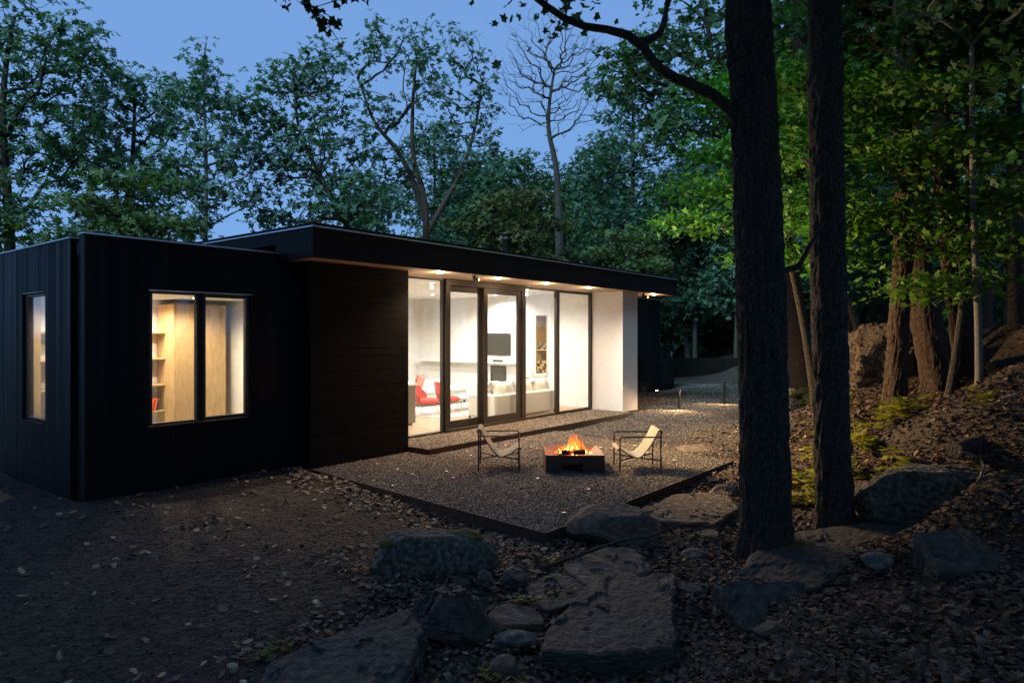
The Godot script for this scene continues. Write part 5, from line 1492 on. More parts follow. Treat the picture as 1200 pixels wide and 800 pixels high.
	var F2 := tree("forest_tree", "forest tree with low branches behind the far fence", spotp(43.0, -19.0), [V3(0, 0, 0), V3(-0.2, 4, 0), V3(0.1, 8, 0), V3(0, 12, 0)], 0.2, 0.05, [[V3(0, 3.4, 0), V3(3, 1.4, 2)], [V3(0.5, 6.5, 0), V3(3.2, 2, 2.6)], [V3(-0.5, 10, 0), V3(3, 2.6, 2.6)]], {"seed": 22, "points": 330, "leaves": 46, "cols": darkc, "leaf": 0.18, "bare": 0.15})
	var fs := [[40.5, -17.5, 1.0], [46, -13, 1.1], [50, -20, 1.2], [44, -9, 1.1], [50, -8, 1.2], [40, -5, 1.1], [47, -2, 1.2], [34, -6, 1.0], [33, -2.0, 1.0], [40, 1, 1.2], [54, -13, 1.3], [56, -3, 1.3], [36, 3, 1.1], [29, 1.5, 1.0], [47, 6, 1.3], [30, 6, 1.1], [60, -22, 1.4], [24, 3.5, 1.0], [22, 7, 1.1], [17, 6, 1.0], [37, 9, 1.2]]
	for k in fs.size():
		var e: Array = fs[k]
		dup([F1, F2][k % 2], spotp(e[0], e[1]), k * 2.1, Vector3(e[2], e[2], e[2]), "dark forest tree beyond the drive and slope, %s from the left" % nth(fs, k), "forest trees beyond the drive and slope")
	var F3 := tree("forest_tree", "bushy forest tree leafy to the ground, straight behind the far fence", spotp(52.0, -22.0), [V3(0, 0, 0), V3(0.2, 3, 0), V3(-0.1, 6, 0), V3(0, 10, 0)], 0.2, 0.05, [[V3(0, 1.6, 0), V3(4, 1.4, 2.5)], [V3(1, 4, 0), V3(4, 2, 3)], [V3(-1, 7, 0), V3(4, 2.4, 3)], [V3(0, 10, 0), V3(3.4, 2, 3)]], {"seed": 23, "points": 420, "leaves": 34, "cols": darkc, "leaf": 0.3, "bare": 0.05, "spread": 0.8})
	var r3 := RandomNumberGenerator.new()
	r3.seed = 9
	for k in 46:
		var px := -560.0 + k * 30.0 + r3.randf_range(-12, 12)
		var d := r3.randf_range(50, 72)
		var x := px / 800.0 * d
		var sc := r3.randf_range(1.0, 1.35) * (0.55 if px < -120.0 else 1.0)
		dup(F3, spotp(x * RGT.x + d * FWD.x, x * RGT.z + d * FWD.z, -0.3), r3.randf() * TAU, Vector3(sc, sc * r3.randf_range(0.85, 1.1), sc), "bushy tree in the solid dark wood that closes the view", "bushy trees closing the far view")
	# leaf-laden maple layers in the middle distance
	tree("maple_sapling", "bright green maple spreading in layers over the roof end", spotp(15.8, -4.6), [V3(0.6, 0, 0), V3(0.3, 2.0, 0), V3(-0.2, 4.2, 0), V3(-0.8, 6.4, 0)], 0.09, 0.03, [[V3(-1.6, 5.0, 0), V3(1.6, 0.2, 1.0)], [V3(-0.4, 4.3, 0.4), V3(1.2, 0.25, 1)], [V3(-2.2, 4.2, 0.3), V3(1.1, 0.18, 0.8)], [V3(-0.9, 5.9, 0), V3(1.5, 0.2, 1.2)], [V3(0.0, 6.6, 0), V3(1.5, 0.25, 1.2)], [V3(-0.6, 3.5, 0.4), V3(0.8, 0.2, 0.8)], [V3(-1.0, 7.2, 0), V3(1.3, 0.25, 1.1)]], {"seed": 31, "points": 240, "leaves": 13, "cols": lime, "leaf": 0.125, "maple": true, "flat": 0.3, "spread": 0.6, "bare": 0.3, "tip": 0.006})
	tree("maple_sapling", "green maple foliage hanging between the two big trunks", spotp(13.9, -2.9), [V3(-0.3, 0, 0), V3(-0.4, 2, 0), V3(-0.7, 4, 0), V3(-0.8, 6.5, 0)], 0.07, 0.03, [[V3(-0.9, 4.3, 0), V3(1.3, 0.2, 0.9)], [V3(-0.3, 3.7, 0.3), V3(1.0, 0.2, 0.9)], [V3(-0.5, 5.2, 0), V3(1.4, 0.25, 1)], [V3(-0.8, 6.4, 0), V3(1.5, 0.3, 1)], [V3(0.4, 5.9, 0), V3(1.2, 0.3, 1)], [V3(-0.6, 3.1, 0.2), V3(0.7, 0.2, 0.6)]], {"seed": 32, "points": 200, "leaves": 13, "cols": lime, "leaf": 0.122, "maple": true, "flat": 0.3, "spread": 0.6, "tip": 0.006})
	tree("maple_sapling", "maple with yellow green layers in front of the leaning brown trunks", spotp(13.4, -1.9), [V3(0.6, 0, 0), V3(0.9, 2, 0), V3(1.0, 4, 0), V3(0.9, 6.5, 0)], 0.07, 0.03, [[V3(0.3, 2.2, 0.3), V3(1.0, 0.2, 0.7)], [V3(0.9, 2.9, 0.3), V3(1.3, 0.2, 0.9)], [V3(0.0, 3.4, 0), V3(1.2, 0.2, 0.9)], [V3(1.4, 3.7, 0), V3(1.3, 0.2, 0.9)], [V3(0.4, 4.4, 0), V3(1.4, 0.25, 1)], [V3(1.6, 4.8, 0), V3(1.3, 0.25, 1)], [V3(0.2, 5.5, 0), V3(1.5, 0.3, 1)], [V3(1.6, 6.2, 0), V3(1.4, 0.3, 1)]], {"seed": 33, "points": 290, "leaves": 13, "cols": yel, "leaf": 0.122, "maple": true, "flat": 0.3, "spread": 0.55, "tip": 0.006, "bark": M.bark})
	tree("maple_sapling", "shaded maple layers in the upper right corner", spotp(10.9, 0.25), [V3(1.0, 0, 0), V3(1.0, 2, 0), V3(0.9, 4, 0), V3(0.8, 6, 0)], 0.07, 0.03, [[V3(0.6, 3.0, 0), V3(1.3, 0.2, 1)], [V3(1.3, 3.8, 0), V3(1.4, 0.25, 1)], [V3(0.2, 4.4, 0), V3(1.4, 0.25, 1)], [V3(1.2, 5.2, 0), V3(1.6, 0.3, 1.1)], [V3(0.1, 5.8, 0), V3(1.5, 0.3, 1.1)], [V3(1.4, 2.2, 0), V3(1.0, 0.2, 0.8)]], {"seed": 34, "points": 230, "leaves": 13, "cols": darkc, "leaf": 0.125, "maple": true, "flat": 0.3, "spread": 0.6, "tip": 0.006})
	tree("maple_tree", "dark maple whose crown fills the space above the biggest trunk's limb", spotp(17.0, -5.9), [V3(0.2, 0, 0), V3(0.1, 4, 0), V3(-0.6, 7, 0), V3(-1.2, 11, 0)], 0.16, 0.05, [[V3(-1.7, 8.8, 0), V3(1.8, 1.5, 1.6)], [V3(-3.1, 8.9, 0), V3(1.1, 0.9, 1.2)], [V3(-1.6, 7.3, 0), V3(1.6, 0.7, 1.4)], [V3(-0.6, 10.2, 0), V3(2.0, 1.2, 1.6)], [V3(0.6, 8.6, 0), V3(1.8, 1.6, 1.6)], [V3(1.4, 6.6, 0), V3(1.6, 1.2, 1.4)]], {"seed": 35, "points": 260, "leaves": 40, "cols": darkc, "leaf": 0.14, "bare": 0.45})
	# trunks on the slope
	var hi1 := [[V3(0, 9, 0), V3(3, 1.6, 2.6)], [V3(0.5, 12, 0), V3(3.2, 2.2, 2.8)]]
	var hi2 := [[V3(-0.5, 7.5, 0), V3(2.6, 1.2, 2.4)], [V3(0.3, 10.5, 0), V3(3, 2, 2.8)]]
	var so := {"points": 190, "leaves": 44, "cols": darkc, "leaf": 0.17, "bark": M.bark_brown, "bare": 0.55}
	tree("slope_tree", "straight brown trunk in front of the overhanging boulder, left of the thickest", spotp(14.7, -2.36, -0.1), [V3(0, 0, 0), V3(0.08, 1.5, 0), V3(0.2, 3.6, 0), V3(0.16, 6, 0), V3(0.1, 11, 0)], 0.17, 0.09, hi1, so.merged({"seed": 41, "near": true}))
	tree("slope_tree", "thickest brown trunk on the slope with shaggy bark", spotp(16.39, -1.9, -0.1), [V3(0.1, 0, 0), V3(-0.25, 2, 0), V3(-0.4, 4, 0), V3(-0.5, 7, 0), V3(-0.5, 13, 0)], 0.26, 0.15, hi1, so.merged({"seed": 42, "near": true}))
	tree("slope_tree", "brown trunk leaning left behind the thickest slope trunk", spotp(17.9, -2.1, -0.1), [V3(0.3, 0, 0), V3(-0.1, 2, 0), V3(-0.5, 4.5, 0), V3(-0.8, 12, 0)], 0.2, 0.1, hi2, so.merged({"seed": 43}))
	tree("slope_tree", "rightmost of the thick brown slope trunks, beside the thin sapling", spotp(17.1, -1.35, -0.1), [V3(0, 0, 0), V3(-0.3, 2.2, 0), V3(-0.45, 4, 0), V3(-0.7, 7, 0), V3(-0.9, 12, 0)], 0.23, 0.12, hi2, so.merged({"seed": 44, "near": true}))
	tree("slope_tree", "thin grey sapling standing alone near the right edge", spotp(13.34, -0.92, -0.05), [V3(0, 0, 0), V3(-0.02, 1.5, 0), V3(-0.1, 3.5, 0), V3(-0.12, 7, 0)], 0.06, 0.035, [[V3(0, 6.6, 0), V3(1.4, 0.7, 1.2)]], so.merged({"seed": 45, "points": 60, "bark": M.bark_grey}, true))
	tree("slope_tree", "orange-lit trunk leaning left on top of the overhanging boulder", spotp(19.3, -4.3, -0.1), [V3(0.3, 0, 0), V3(0.05, 1.6, 0), V3(-0.5, 4.2, 0), V3(-1.0, 7, 0), V3(-1.3, 12, 0)], 0.24, 0.13, hi2, so.merged({"seed": 46, "near": true}))
	tree("slope_tree", "thin trunk leaning beside the orange-lit one", spotp(20.3, -3.9, -0.1), [V3(0.2, 0, 0), V3(-0.3, 1.9, 0), V3(-1.0, 4, 0), V3(-1.8, 8, 0)], 0.1, 0.05, [[V3(-1.4, 8, 0), V3(1.8, 1, 1.6)]], so.merged({"seed": 47, "points": 70}, true))
	tree("slope_tree", "brown trunk with a flared foot seen just right of the biggest trunk", spotp(21.63, -5.93, -0.1), [V3(0.1, 0, 0), V3(-0.3, 3, 0), V3(-0.7, 6, 0), V3(-0.9, 13, 0)], 0.36, 0.18, hi1, so.merged({"seed": 48}))
	tree("slope_tree", "slim trunk behind the flared one, between the two big trunks", spotp(26.5, -6.4, -0.1), [V3(0, 0, 0), V3(-0.2, 4, 0), V3(-0.3, 13, 0)], 0.2, 0.1, hi2, so.merged({"seed": 49}))
	tree("slope_tree", "dark trunk left of the biggest trunk at the edge of the drive", spotp(27.5, -8.6, -0.1), [V3(0, 0, 0), V3(0.1, 4, 0), V3(0, 13, 0)], 0.26, 0.12, hi1, so.merged({"seed": 50, "bark": M.bark}, true))
	tree("slope_tree", "dark straight trunk high on the slope behind the sapling", spotp(19.5, -0.6, -0.1), [V3(0, 0, 0), V3(-0.1, 4, 0), V3(0, 13, 0)], 0.18, 0.1, hi1, so.merged({"seed": 51, "bark": M.bark}, true))
	tree("slope_tree", "dark trunk in the shade at the upper right, high on the slope", spotp(16.5, 1.2, -0.1), [V3(0, 0, 0), V3(0.1, 4, 0), V3(0, 13, 0)], 0.2, 0.12, hi2, so.merged({"seed": 52, "bark": M.bark}, true))
	# the two big trunks in front; unseen forward crown lobes placed to shade the ground
	tree("big_tree", "biggest dark trunk in front, with a limb reaching left", spotp(7.41, -2.44, -0.12), [V3(0.03, 0, 0), V3(0.0, 2.3, 0), V3(-0.1, 5.2, 0), V3(-0.15, 6.2, 0), V3(-0.3, 13, 0)], 0.235, 0.18, [[V3(-2.3, 6.05, 0.2), V3(0.55, 0.2, 0.4)], [V3(-1.5, 7.6, 0), V3(2.2, 0.7, 2)], [V3(1.5, 7.8, 0), V3(2.2, 0.8, 2)], [V3(0, 10, 0), V3(3.4, 1.6, 3)], [V3(-2.8, 8.2, 2.2), V3(2.6, 0.7, 2.2)], [V3(-0.4, 8.0, 3.0), V3(2.4, 0.7, 2.0)]], {"seed": 61, "points": 420, "leaves": 14, "maple": true, "cols": darkc, "leaf": 0.1, "spread": 0.5, "near": true, "bare": 0.55, "tip": 0.011, "thick": 0.035, "limbs": [[[V3(-0.1, 4.55, 0), V3(-0.45, 5.02, 0.05), V3(-1.08, 5.3, 0.1), V3(-1.33, 5.62, 0.1), V3(-1.65, 5.72, 0.15), V3(-2.1, 5.8, 0.2), V3(-2.7, 6.2, 0.3)], 0.068, 0.028], [[V3(-1.33, 5.62, 0.1), V3(-1.1, 5.75, 0.0), V3(-1.0, 6.1, -0.1)], 0.045, 0.025], [[V3(0.2, 3.2, 0), V3(0.36, 3.24, 0.05), V3(0.46, 3.45, 0.1), V3(0.62, 3.7, 0.1)], 0.035, 0.015]]})
	tree("big_tree", "narrower dark trunk right of the biggest one, standing on the mossy slab", spotp(8.47, -1.96, -0.12), [V3(0.0, 0, 0), V3(-0.06, 2.2, 0), V3(-0.12, 6.2, 0), V3(-0.2, 12, 0)], 0.172, 0.14, [[V3(0.4, 7.6, 0), V3(2.2, 0.7, 2)], [V3(0, 10, 0), V3(3.2, 1.6, 3)], [V3(1.4, 8.2, 2.6), V3(2.6, 0.8, 2.2)]], {"seed": 62, "points": 300, "leaves": 30, "cols": darkc, "leaf": 0.13, "spread": 0.5, "near": true, "bare": 0.55, "tip": 0.011})
	# unseen trees beside and behind the camera, placed so their crowns shade the foreground
	tree("unseen_shade_tree", "unseen tall dense tree left of the dirt beside the house, placed to shade the foreground", spotp(-7.0, -10.5), [V3(0, 0, 0), V3(0.1, 5, 0), V3(0, 9, 0), V3(0, 15, 0)], 0.3, 0.1, [[V3(0, 5.0, 0), V3(3.4, 2.0, 3)], [V3(0, 8.5, 0), V3(3.8, 2.2, 3.4)], [V3(0, 12, 0), V3(3.8, 2.4, 3.4)], [V3(0, 15.2, 0), V3(3.2, 2.0, 3)]], {"seed": 71, "points": 520, "leaves": 46, "cols": darkc, "leaf": 0.3, "bare": 0.2, "group": "unseen trees round the viewer placed to shade the foreground"})
	tree("unseen_shade_tree", "unseen tall dense tree left of the dirt, second in its row from the house", spotp(-7.6, -6.2), [V3(0, 0, 0), V3(0.1, 5, 0), V3(0, 9, 0), V3(0, 15, 0)], 0.3, 0.1, [[V3(0, 5.0, 0), V3(3.4, 2.0, 3)], [V3(0, 8.5, 0), V3(3.8, 2.2, 3.4)], [V3(0, 12, 0), V3(3.8, 2.4, 3.4)], [V3(0, 15.2, 0), V3(3.2, 2.0, 3)]], {"seed": 74, "points": 520, "leaves": 46, "cols": darkc, "leaf": 0.3, "bare": 0.2, "group": "unseen trees round the viewer placed to shade the foreground"})
	tree("unseen_shade_tree", "unseen tall dense tree left behind the viewer, third in its row", spotp(-7.0, -2.0), [V3(0, 0, 0), V3(0.1, 5, 0), V3(0, 9, 0), V3(0, 15, 0)], 0.3, 0.1, [[V3(0, 5.0, 0), V3(3.4, 2.0, 3)], [V3(0, 8.5, 0), V3(3.8, 2.2, 3.4)], [V3(0, 12, 0), V3(3.8, 2.4, 3.4)], [V3(0, 15.2, 0), V3(3.2, 2.0, 3)]], {"seed": 75, "points": 520, "leaves": 46, "cols": darkc, "leaf": 0.3, "bare": 0.2, "group": "unseen trees round the viewer placed to shade the foreground"})
	tree("unseen_shade_tree", "unseen tall dense tree left behind the viewer, last in its row", spotp(-7.6, 2.4), [V3(0, 0, 0), V3(0.1, 5, 0), V3(0, 9, 0), V3(0, 15, 0)], 0.3, 0.1, [[V3(0, 5.0, 0), V3(3.4, 2.0, 3)], [V3(0, 8.5, 0), V3(3.8, 2.2, 3.4)], [V3(0, 12, 0), V3(3.8, 2.4, 3.4)], [V3(0, 15.2, 0), V3(3.2, 2.0, 3)]], {"seed": 77, "points": 520, "leaves": 46, "cols": darkc, "leaf": 0.3, "bare": 0.2, "group": "unseen trees round the viewer placed to shade the foreground"})
	tree("unseen_shade_tree", "unseen tree behind the viewer whose crown shades the slabs", spotp(-3.2, 3.2), [V3(0, 0, 0), V3(0.1, 5, 0), V3(0, 9, 0), V3(0, 15, 0)], 0.3, 0.1, [[V3(1, 8.8, -1), V3(4.2, 1.4, 3.6)], [V3(1, 9.4, -5.2), V3(4.6, 1.2, 3)], [V3(0, 11.5, -2), V3(4.6, 1.8, 4)]], {"seed": 76, "points": 360, "leaves": 46, "cols": darkc, "leaf": 0.3, "bare": 0.2, "group": "unseen trees round the viewer placed to shade the foreground"})
	tree("unseen_shade_tree", "unseen tree on the bank right of the viewer whose crown shades the slope", spotp(5.0, 3.4), [V3(0, 0, 0), V3(0.1, 5, 0), V3(0, 9, 0), V3(0, 12, 0)], 0.3, 0.1, [[V3(0.5, 7.6, 0.5), V3(4, 1.4, 3.4)], [V3(-0.5, 8.2, -3.2), V3(3.6, 1.0, 1.8)], [V3(0, 10, 0), V3(4.6, 2, 4)]], {"seed": 72, "points": 360, "leaves": 46, "cols": darkc, "leaf": 0.26, "bare": 0.45, "group": "unseen trees round the viewer placed to shade the foreground"})
	tree("unseen_shade_tree", "unseen tree high on the bank whose crown darkens the upper right", spotp(12.0, 3.6), [V3(0, 0, 0), V3(0.1, 5, 0), V3(0, 9, 0), V3(0, 12, 0)], 0.3, 0.1, [[V3(-0.5, 6.6, 0), V3(3.6, 1.3, 3)], [V3(0, 9, 0), V3(4.4, 2, 4)]], {"seed": 73, "points": 360, "leaves": 46, "cols": darkc, "leaf": 0.26, "bare": 0.45, "group": "unseen trees round the viewer placed to shade the foreground"})
	overhang()

func leaf_mesh() -> ArrayMesh:
	var a := Acc.new()
	a.tinted = true
	maple_leaf(a, Vector3.ZERO, Vector3.RIGHT, Vector3.BACK, 1.0, Color.WHITE)
	return a.mesh()

# the twigs that hang into the top of the picture
func overhang() -> void:
	var t := thing("overhanging_branch", "dark maple twigs hanging into the top of the view", "branch", Vector3(3.86, 5.02, -5.07), YAW)
	part(t, "branch", rod([V3(-3.4, 1.0, 1.6), V3(-1.8, 0.75, 0.8), V3(-0.7, 0.45, 0.2), V3(-0.25, 0.12, 0)], 0.012, 6), M.bark)
	var lm := leaf_mesh()
	var cols := []
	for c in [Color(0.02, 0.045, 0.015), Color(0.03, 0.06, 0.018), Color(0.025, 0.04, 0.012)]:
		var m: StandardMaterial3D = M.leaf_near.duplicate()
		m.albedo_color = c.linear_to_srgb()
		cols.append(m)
	var r2 := RandomNumberGenerator.new()
	r2.seed = 8
	for tw in [[V3(-0.7, 0.45, 0.2), V3(-0.45, 0.1, 0.1)], [V3(-0.6, 0.4, 0.2), V3(-0.2, 0.02, 0.0)], [V3(-0.3, 0.15, 0.0), V3(0.05, -0.08, 0)], [V3(-0.25, 0.12, 0), V3(0.02, -0.22, 0.05)], [V3(-0.4, 0.3, 0.1), V3(0.25, 0.18, 0)], [V3(-0.2, 0.1, 0), V3(0.5, 0.22, 0.1)]]:
		var twig := part(t, "twig", rod([tw[0], tw[0].lerp(tw[1], 0.5) + V3(0, 0.02, 0), tw[1]], 0.004, 5), M.bark)
		for k in 10:
			var l := part(twig, "leaf", lm, cols[k % 3], tw[0].lerp(tw[1], r2.randf_range(0.35, 1.05)) + V3(r2.randfn(), r2.randfn() * 0.6, r2.randfn()) * 0.04)
			l.rotation = V3(r2.randf_range(-0.9, 0.9), r2.randf() * TAU, r2.randf_range(-1.2, 0.2))
			l.scale = Vector3.ONE * r2.randf_range(0.065, 0.1)

# ---------------------------------------------------------------- plants, litter, fallen wood
func plant(called: String, label: String, at: Vector3, r: float, h: float, n: int, size: float, cols: Array, sd: int, grp := "") -> void:
	var t := thing(called, label, "plant", at, 0.0, grp)
	var r2 := RandomNumberGenerator.new()
	r2.seed = sd
	var st := Acc.new()
	var la := Acc.new()
	la.tinted = true
	var stems := maxi(4, n / 12)
	for k in stems:
		var an := r2.randf() * TAU
		var rad := sqrt(r2.randf()) * r
		var q := Vector3(cos(an) * rad, 0, sin(an) * rad)
		q.y = height(at.x + q.x, at.z + q.z) - at.y
		var top := q + Vector3(r2.randfn() * 0.05, h * r2.randf_range(0.5, 1.0), r2.randfn() * 0.05)
		st.tube(PackedVector3Array([q - Vector3(0, 0.03, 0), top]), PackedFloat32Array([0.003, 0.0015]), 4, false)
		for j in 12:
			var an2 := r2.randf() * TAU
			var d := Vector3(cos(an2), r2.randf_range(-0.3, 0.35), sin(an2)).normalized()
			var s := Vector3.UP.cross(d).normalized()
			var b := q.lerp(top, r2.randf_range(0.3, 1.0)) + d * 0.02
			maple_leaf(la, b, d, (s + Vector3.UP * r2.randf_range(-0.4, 0.4)).normalized(), size * r2.randf_range(0.6, 1.2), cols[0].lerp(cols[1], r2.randf()))
	part(t, "stems", st.mesh(), M.twig_wood)
	var lv := part(t, "leaves", la.mesh(), M.leaf)
	lv.set_meta("kind", "stuff")

func oak_litter_mesh(sd: int) -> ArrayMesh:
	var a := Acc.new()
	var r2 := RandomNumberGenerator.new()
	r2.seed = sd
	var curl := r2.randf_range(0.25, 0.6)
	var half := [0.05, 0.3, 0.16, 0.42, 0.2, 0.38, 0.14, 0.03]
	for k in 7:
		var x0 := k / 7.0
		var x1 := (k + 1) / 7.0
		var y := func(x: float, w: float) -> float: return curl * (w * w * 0.9 + (x - 0.5) * (x - 0.5) * 0.7)
		for s in [-1.0, 1.0]:
			var w0: float = half[k]
			var w1: float = half[k + 1]
			var p := [V3(x0 - 0.5, y.call(x0, 0), 0), V3(x1 - 0.5, y.call(x1, 0), 0), V3(x1 - 0.5, y.call(x1, w1), w1 * s), V3(x0 - 0.5, y.call(x0, w0), w0 * s)]
			if s > 0: a.quad(p[0], p[3], p[2], p[1])
			else: a.quad(p[0], p[1], p[2], p[3])
	return a.mesh()

func litter(label: String, count: int, area: Rect2, size: float, density: Callable, cols: Array, sd: int) -> void:
	var mm := MultiMesh.new()
	mm.transform_format = MultiMesh.TRANSFORM_3D
	mm.use_colors = true
	mm.mesh = oak_litter_mesh(sd)
	var r2 := RandomNumberGenerator.new()
	r2.seed = sd
	var tr := []
	var co := []
	var tries := 0
	while tr.size() < count and tries < count * 12:
		tries += 1
		var x := r2.randf_range(area.position.x, area.end.x)
		var z := r2.randf_range(area.position.y, area.end.y)
		if r2.randf() > density.call(x, z): continue
		var s := size * r2.randf_range(0.4, 1.3)
		var b := Basis.from_euler(V3(r2.randfn() * 0.35, r2.randf() * TAU, r2.randfn() * 0.35)).scaled(Vector3.ONE * s)
		if r2.randf() < 0.45: b = b * Basis(Vector3.RIGHT, PI)
		tr.append(Transform3D(b, V3(x, height(x, z) + 0.012 + r2.randf() * 0.02, z)))
		co.append((cols[r2.randi() % cols.size()] as Color) * r2.randf_range(0.6, 1.25))
	mm.instance_count = tr.size()
	for k in tr.size():
		mm.set_instance_transform(k, tr[k])
		mm.set_instance_color(k, co[k])
	var o := MultiMeshInstance3D.new()
	o.name = numbered("leaf_litter")
	o.multimesh = mm
	o.material_override = M.dry_leaf
	add_child(o)
	o.set_meta("kind", "stuff")
	tag(o, label, "leaves")

func build_litter() -> void:
	var cols := [Color(0.12, 0.065, 0.036), Color(0.075, 0.04, 0.024), Color(0.16, 0.095, 0.055), Color(0.045, 0.026, 0.017), Color(0.09, 0.05, 0.03), Color(0.2, 0.135, 0.085)]
	var inside := func(x: float, z: float) -> bool: return Geometry2D.is_point_in_polygon(Vector2(x, z), terrace) or (x > 3.5 and z < -9.95)
	var right := func(x: float, z: float) -> float:
		if inside.call(x, z): return 0.0
		var path := x > 12.3 and z < -5.0 + 0.12 * (x - 12.0)
		if path: return 0.06
		var d := x * 0.7842 - z * 0.6205
		if d < 1.5: return 0.0
		return clampf(0.35 + 0.65 * fbm.get_noise_2d(x * 14.0, z * 14.0) + (0.35 if z > -3.6 else 0.0), 0.05, 1.0)
	litter("brown oak leaf litter thick over the slope and among the rocks", 34000, Rect2(4.2, -6.2, 12, 7.4), 0.075, right, cols, 3)
	litter("dark leaf litter spread among the slabs and up the bank", 20000, Rect2(3.0, -5.0, 8, 5.6), 0.06, right, cols, 4)
	litter("leaf litter further up the wooded slope", 9000, Rect2(13, -6, 14, 9), 0.13, right, cols, 5)
	var left := func(x: float, z: float) -> float:
		if inside.call(x, z): return 0.0
		var e := absf((x - 6.76) - (z + 9.6) * -0.106)
		var near_edge := exp(-pow(maxf(0.0, 6.7 - 0.106 * (z + 9.6) - x) / 0.45, 2.0)) if z < -4.4 else 0.0
		return clampf(0.012 + 0.2 * pow(maxf(0.0, fbm.get_noise_2d(x * 16.0, z * 16.0)), 1.5) + 0.6 * near_edge + (0.14 if z > -5.2 else 0.0), 0.0, 1.0)
	litter("pale dry oak leaves scattered over the bare dirt at left", 2200, Rect2(0.3, -10.5, 6.6, 7.2), 0.08, left, [Color(0.32, 0.21, 0.125), Color(0.2, 0.12, 0.07), Color(0.42, 0.3, 0.19), Color(0.09, 0.055, 0.034)], 6)
	# a few leaves blown onto the gravel
	var mm := oak_litter_mesh(9)
	for k in 26:
		var p := Vector2(rng.randf_range(6.6, 12.4), rng.randf_range(-9.3, -4.6))
		if not Geometry2D.is_point_in_polygon(p, terrace) or p.distance_to(Vector2(9.65, -6.34)) < 0.9: continue
		var l := one("fallen_leaf", "single dry oak leaf blown onto the gravel terrace", "leaf", mm, M.paper if k % 4 == 0 else M.oak_floor, Vector3(p.x, -0.045, p.y), rng.randf() * TAU, "dry leaves on the terrace gravel")
		l.scale = Vector3.ONE * 0.075
	# yellow ground plants between the trunks
	var yl := [Color(0.22, 0.22, 0.025), Color(0.42, 0.36, 0.05)]
	var k := 0
	for e in [[9.7, -2.75, 0.45, "thick patch of yellow leaves between the two big trunks, nearest"], [10.5, -2.7, 0.5, "patch of yellow leaves just right of the second trunk's middle"], [11.4, -2.45, 0.5, "yellow leafy patch further up the slope right of the second trunk"], [10.4, -1.95, 0.4, "yellow patch above the slanting brown slab"], [11.9, -1.95, 0.35, "highest of the yellow ground patches on the slope"]]:
		plant("ground_plant", e[3], spotp(e[0], e[1]), e[2] * 1.25, 0.36, 120, 0.15, yl, 300 + k, "yellow ground plants on the slope")
		k += 1
	plant("ground_plant", "bright yellow bush beside the grey fallen log", spotp(11.2, -0.85), 0.2, 0.28, 60, 0.09, yl, 320, "yellow ground plants on the slope")
	var gr := [Color(0.08, 0.12, 0.02), Color(0.16, 0.17, 0.03)]
	k = 0
	for e in [[4.95, -3.75, "small green weeds between the slate boulder and the brown slab"], [5.25, -3.55, "yellow green weeds in a crack of the layered slabs"], [5.75, -4.1, "weeds in the leaves below the terrace corner"], [4.35, -3.35, "weeds under the slate boulder"], [3.0, -4.75, "low weed in the dirt left of the ridged slab"], [3.75, -3.1, "dark weeds at the very front of the foreground"], [8.9, -3.35, "small yellow weed by the flat brown boulder"]]:
		plant("weed", e[2], spotp(e[0], e[1]), 0.14, 0.1, 36, 0.05, gr, 340 + k, "weeds among the foreground rocks")
		k += 1
	plant("seedling", "large-leaved seedling in front of the overhanging boulder", spotp(12.3, -2.9), 0.35, 0.95, 36, 0.15, [Color(0.1, 0.13, 0.02), Color(0.2, 0.2, 0.04)], 360)
	plant("seedling", "leafy seedling on the bank at the right edge above the dark slab", spotp(8.9, -0.35), 0.4, 0.75, 36, 0.11, [Color(0.07, 0.11, 0.02), Color(0.12, 0.15, 0.03)], 361)
	plant("seedling", "green seedlings at the foot of the flared trunk", spotp(18.3, -5.2), 0.5, 0.5, 60, 0.14, [Color(0.08, 0.12, 0.02), Color(0.14, 0.17, 0.03)], 362)
	plant("seedling", "shrubby green plants on the shaded slope at the far right", spotp(14.8, -0.3), 0.9, 0.6, 110, 0.11, [Color(0.05, 0.09, 0.02), Color(0.1, 0.13, 0.03)], 363)
	# fallen wood
	stick("fallen_branch", "curved dead branch lying from the terrace corner over the slabs", [V3(5.55, -0.2, -4.05), V3(5.9, -0.1, -3.8), V3(6.3, 0.02, -3.5), V3(6.55, 0.04, -3.3), V3(6.75, 0.12, -3.15), V3(7.2, 0.1, -2.95)], 0.022, 0.01, M.bark_brown)
	stick("fallen_branch", "bent grey branch arching over the lichen-spotted boulder", [V3(7.6, 0.18, -1.2), V3(8.2, 0.28, -0.95), V3(8.7, 0.42, -0.75), V3(9.0, 0.62, -0.6), V3(9.15, 0.8, -0.62), V3(9.0, 0.86, -0.8)], 0.022, 0.014, M.dead_wood)
	stick("fallen_branch", "thin pale twig forking from the bent grey branch", [V3(9.0, 0.6, -0.6), V3(9.0, 0.55, -0.42), V3(8.85, 0.4, -0.35), V3(8.8, 0.22, -0.33)], 0.01, 0.006, M.dead_wood)
	stick("fallen_log", "weathered grey log with split end on the slope at right", [V3(11.4, 1.02, -0.9), V3(12.0, 1.18, -0.5), V3(12.6, 1.36, -0.1), V3(13.3, 1.6, 0.5)], 0.1, 0.13, M.dead_wood)
	stick("fallen_log", "second grey log lying behind the weathered one", [V3(11.9, 1.08, -1.0), V3(12.7, 1.25, -0.55), V3(13.8, 1.5, 0.1)], 0.08, 0.09, M.dead_wood)
	stick("fallen_log", "dark rotten log just under the grey logs", [V3(10.1, 0.72, -0.95), V3(10.9, 0.82, -0.6), V3(11.9, 1.05, -0.1)], 0.09, 0.1, M.bark)
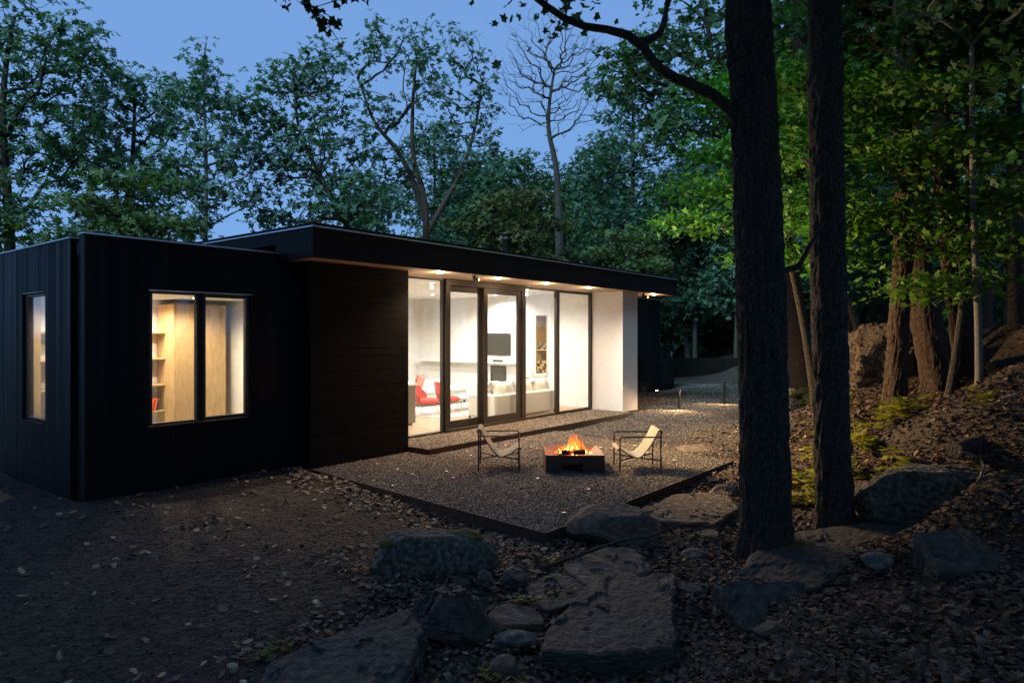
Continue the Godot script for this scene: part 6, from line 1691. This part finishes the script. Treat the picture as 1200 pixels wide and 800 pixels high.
	stick("fallen_log", "rotting log across the slope by the thickest trunk", [V3(14.2, 0.55, -2.5), V3(14.7, 0.72, -1.9), V3(15.0, 0.86, -1.5)], 0.08, 0.07, M.bark_brown)
	stick("fallen_log", "dark log on the slope at the far right, behind the sapling", [V3(15.6, 1.55, -0.9), V3(16.6, 1.75, -0.3), V3(17.6, 2.0, 0.4)], 0.1, 0.09, M.bark)
	var r2 := RandomNumberGenerator.new()
	r2.seed = 66
	for q in 60:
		var x := r2.randf_range(3.2, 15.0)
		var z := r2.randf_range(-5.5, 0.0) if x > 5.5 else r2.randf_range(-8.0, -2.5)
		if inside.call(x, z): continue
		var an := r2.randf() * TAU
		var l := r2.randf_range(0.1, 0.35)
		var d := V3(cos(an), 0, sin(an)) * l
		var a := V3(x, height(x, z) + 0.02, z)
		var b := V3(x + d.x, height(x + d.x, z + d.z) + 0.03, z + d.z)
		var m := (a + b) / 2 + V3(0, 0.02, 0)
		one("twig", "thin dead twig lying in the leaf litter and dirt", "twig", rod([a, m, b], r2.randf_range(0.003, 0.007), 5), M.twig_wood, Vector3.ZERO, 0.0, "twigs lying on the ground")

func stick(called: String, label: String, pts: Array, r0: float, r1: float, m: Material) -> void:
	var cv := Curve3D.new()
	for k in pts.size():
		var tg := Vector3.ZERO
		if k > 0 and k < pts.size() - 1: tg = (pts[k + 1] - pts[k - 1]) * 0.2
		cv.add_point(pts[k] - pts[0], -tg, tg)
	var L := cv.get_baked_length()
	var a := Acc.new()
	var p := PackedVector3Array()
	var r := PackedFloat32Array()
	for k in 25:
		p.append(cv.sample_baked(L * k / 24.0) + V3(rng.randfn(), rng.randfn(), rng.randfn()) * r0 * 0.08)
		r.append(lerpf(r0, r1, k / 24.0) * rng.randf_range(0.88, 1.1))
	a.tube(p, r, 12 if r0 > 0.05 else 7)
	one(called, label, "log" if r0 > 0.05 else "branch", a.mesh(), m, pts[0])

# ---------------------------------------------------------------- scene
func _ready() -> void:
	rng.seed = 20
	fbm.seed = 5
	fbm.noise_type = FastNoiseLite.TYPE_SIMPLEX_SMOOTH
	fbm.fractal_octaves = 4
	fbm.frequency = 0.05
	var cam := Camera3D.new()
	cam.name = "camera"
	cam.near = 0.05
	cam.far = 600.0
	cam.projection = Camera3D.PROJECTION_FRUSTUM       # a shift lens: verticals stay upright
	cam.size = 0.05
	cam.frustum_offset = Vector2(0, -7.0 / 800.0 * 0.05)
	cam.position = Vector3(0, EYE, 0)
	cam.rotation.y = YAW
	add_child(cam)
	cam.current = true
	var env := Environment.new()
	env.background_mode = Environment.BG_SKY
	var sm := ProceduralSkyMaterial.new()
	sm.sky_top_color = Color(0.44, 0.595, 0.84)
	sm.sky_horizon_color = Color(0.5, 0.7, 0.93)
	sm.sky_curve = 0.3
	sm.ground_bottom_color = Color(0.03, 0.03, 0.03)
	sm.ground_horizon_color = Color(0.12, 0.16, 0.2)
	sm.sun_angle_max = 1.0
	var sky := Sky.new()
	sky.sky_material = sm
	env.sky = sky
	env.background_energy_multiplier = 1.0
	env.tonemap_mode = Environment.TONE_MAPPER_LINEAR
	env.tonemap_exposure = 1.0
	env.sdfgi_enabled = true
	env.ssao_enabled = true
	env.ssil_enabled = true
	var we := WorldEnvironment.new()
	we.name = "environment"
	we.environment = env
	add_child(we)
	var sun := DirectionalLight3D.new()       # what is left of the twilight, from behind the left of the view
	sun.name = "twilight"
	sun.light_energy = 1.6
	sun.light_angular_distance = 22.0
	sun.light_color = Color(0.74, 0.93, 1.0)
	sun.shadow_enabled = true
	sun.rotation_degrees = Vector3(-35, -82, 0)
	sun.sky_mode = DirectionalLight3D.SKY_MODE_LIGHT_ONLY
	add_child(sun)
	make_materials()
	make_sphere(5)
	build_ground()
	build_terrace()
	build_house()
	build_furniture()
	build_outdoor()
	build_rocks()
	build_trees()
	build_litter()
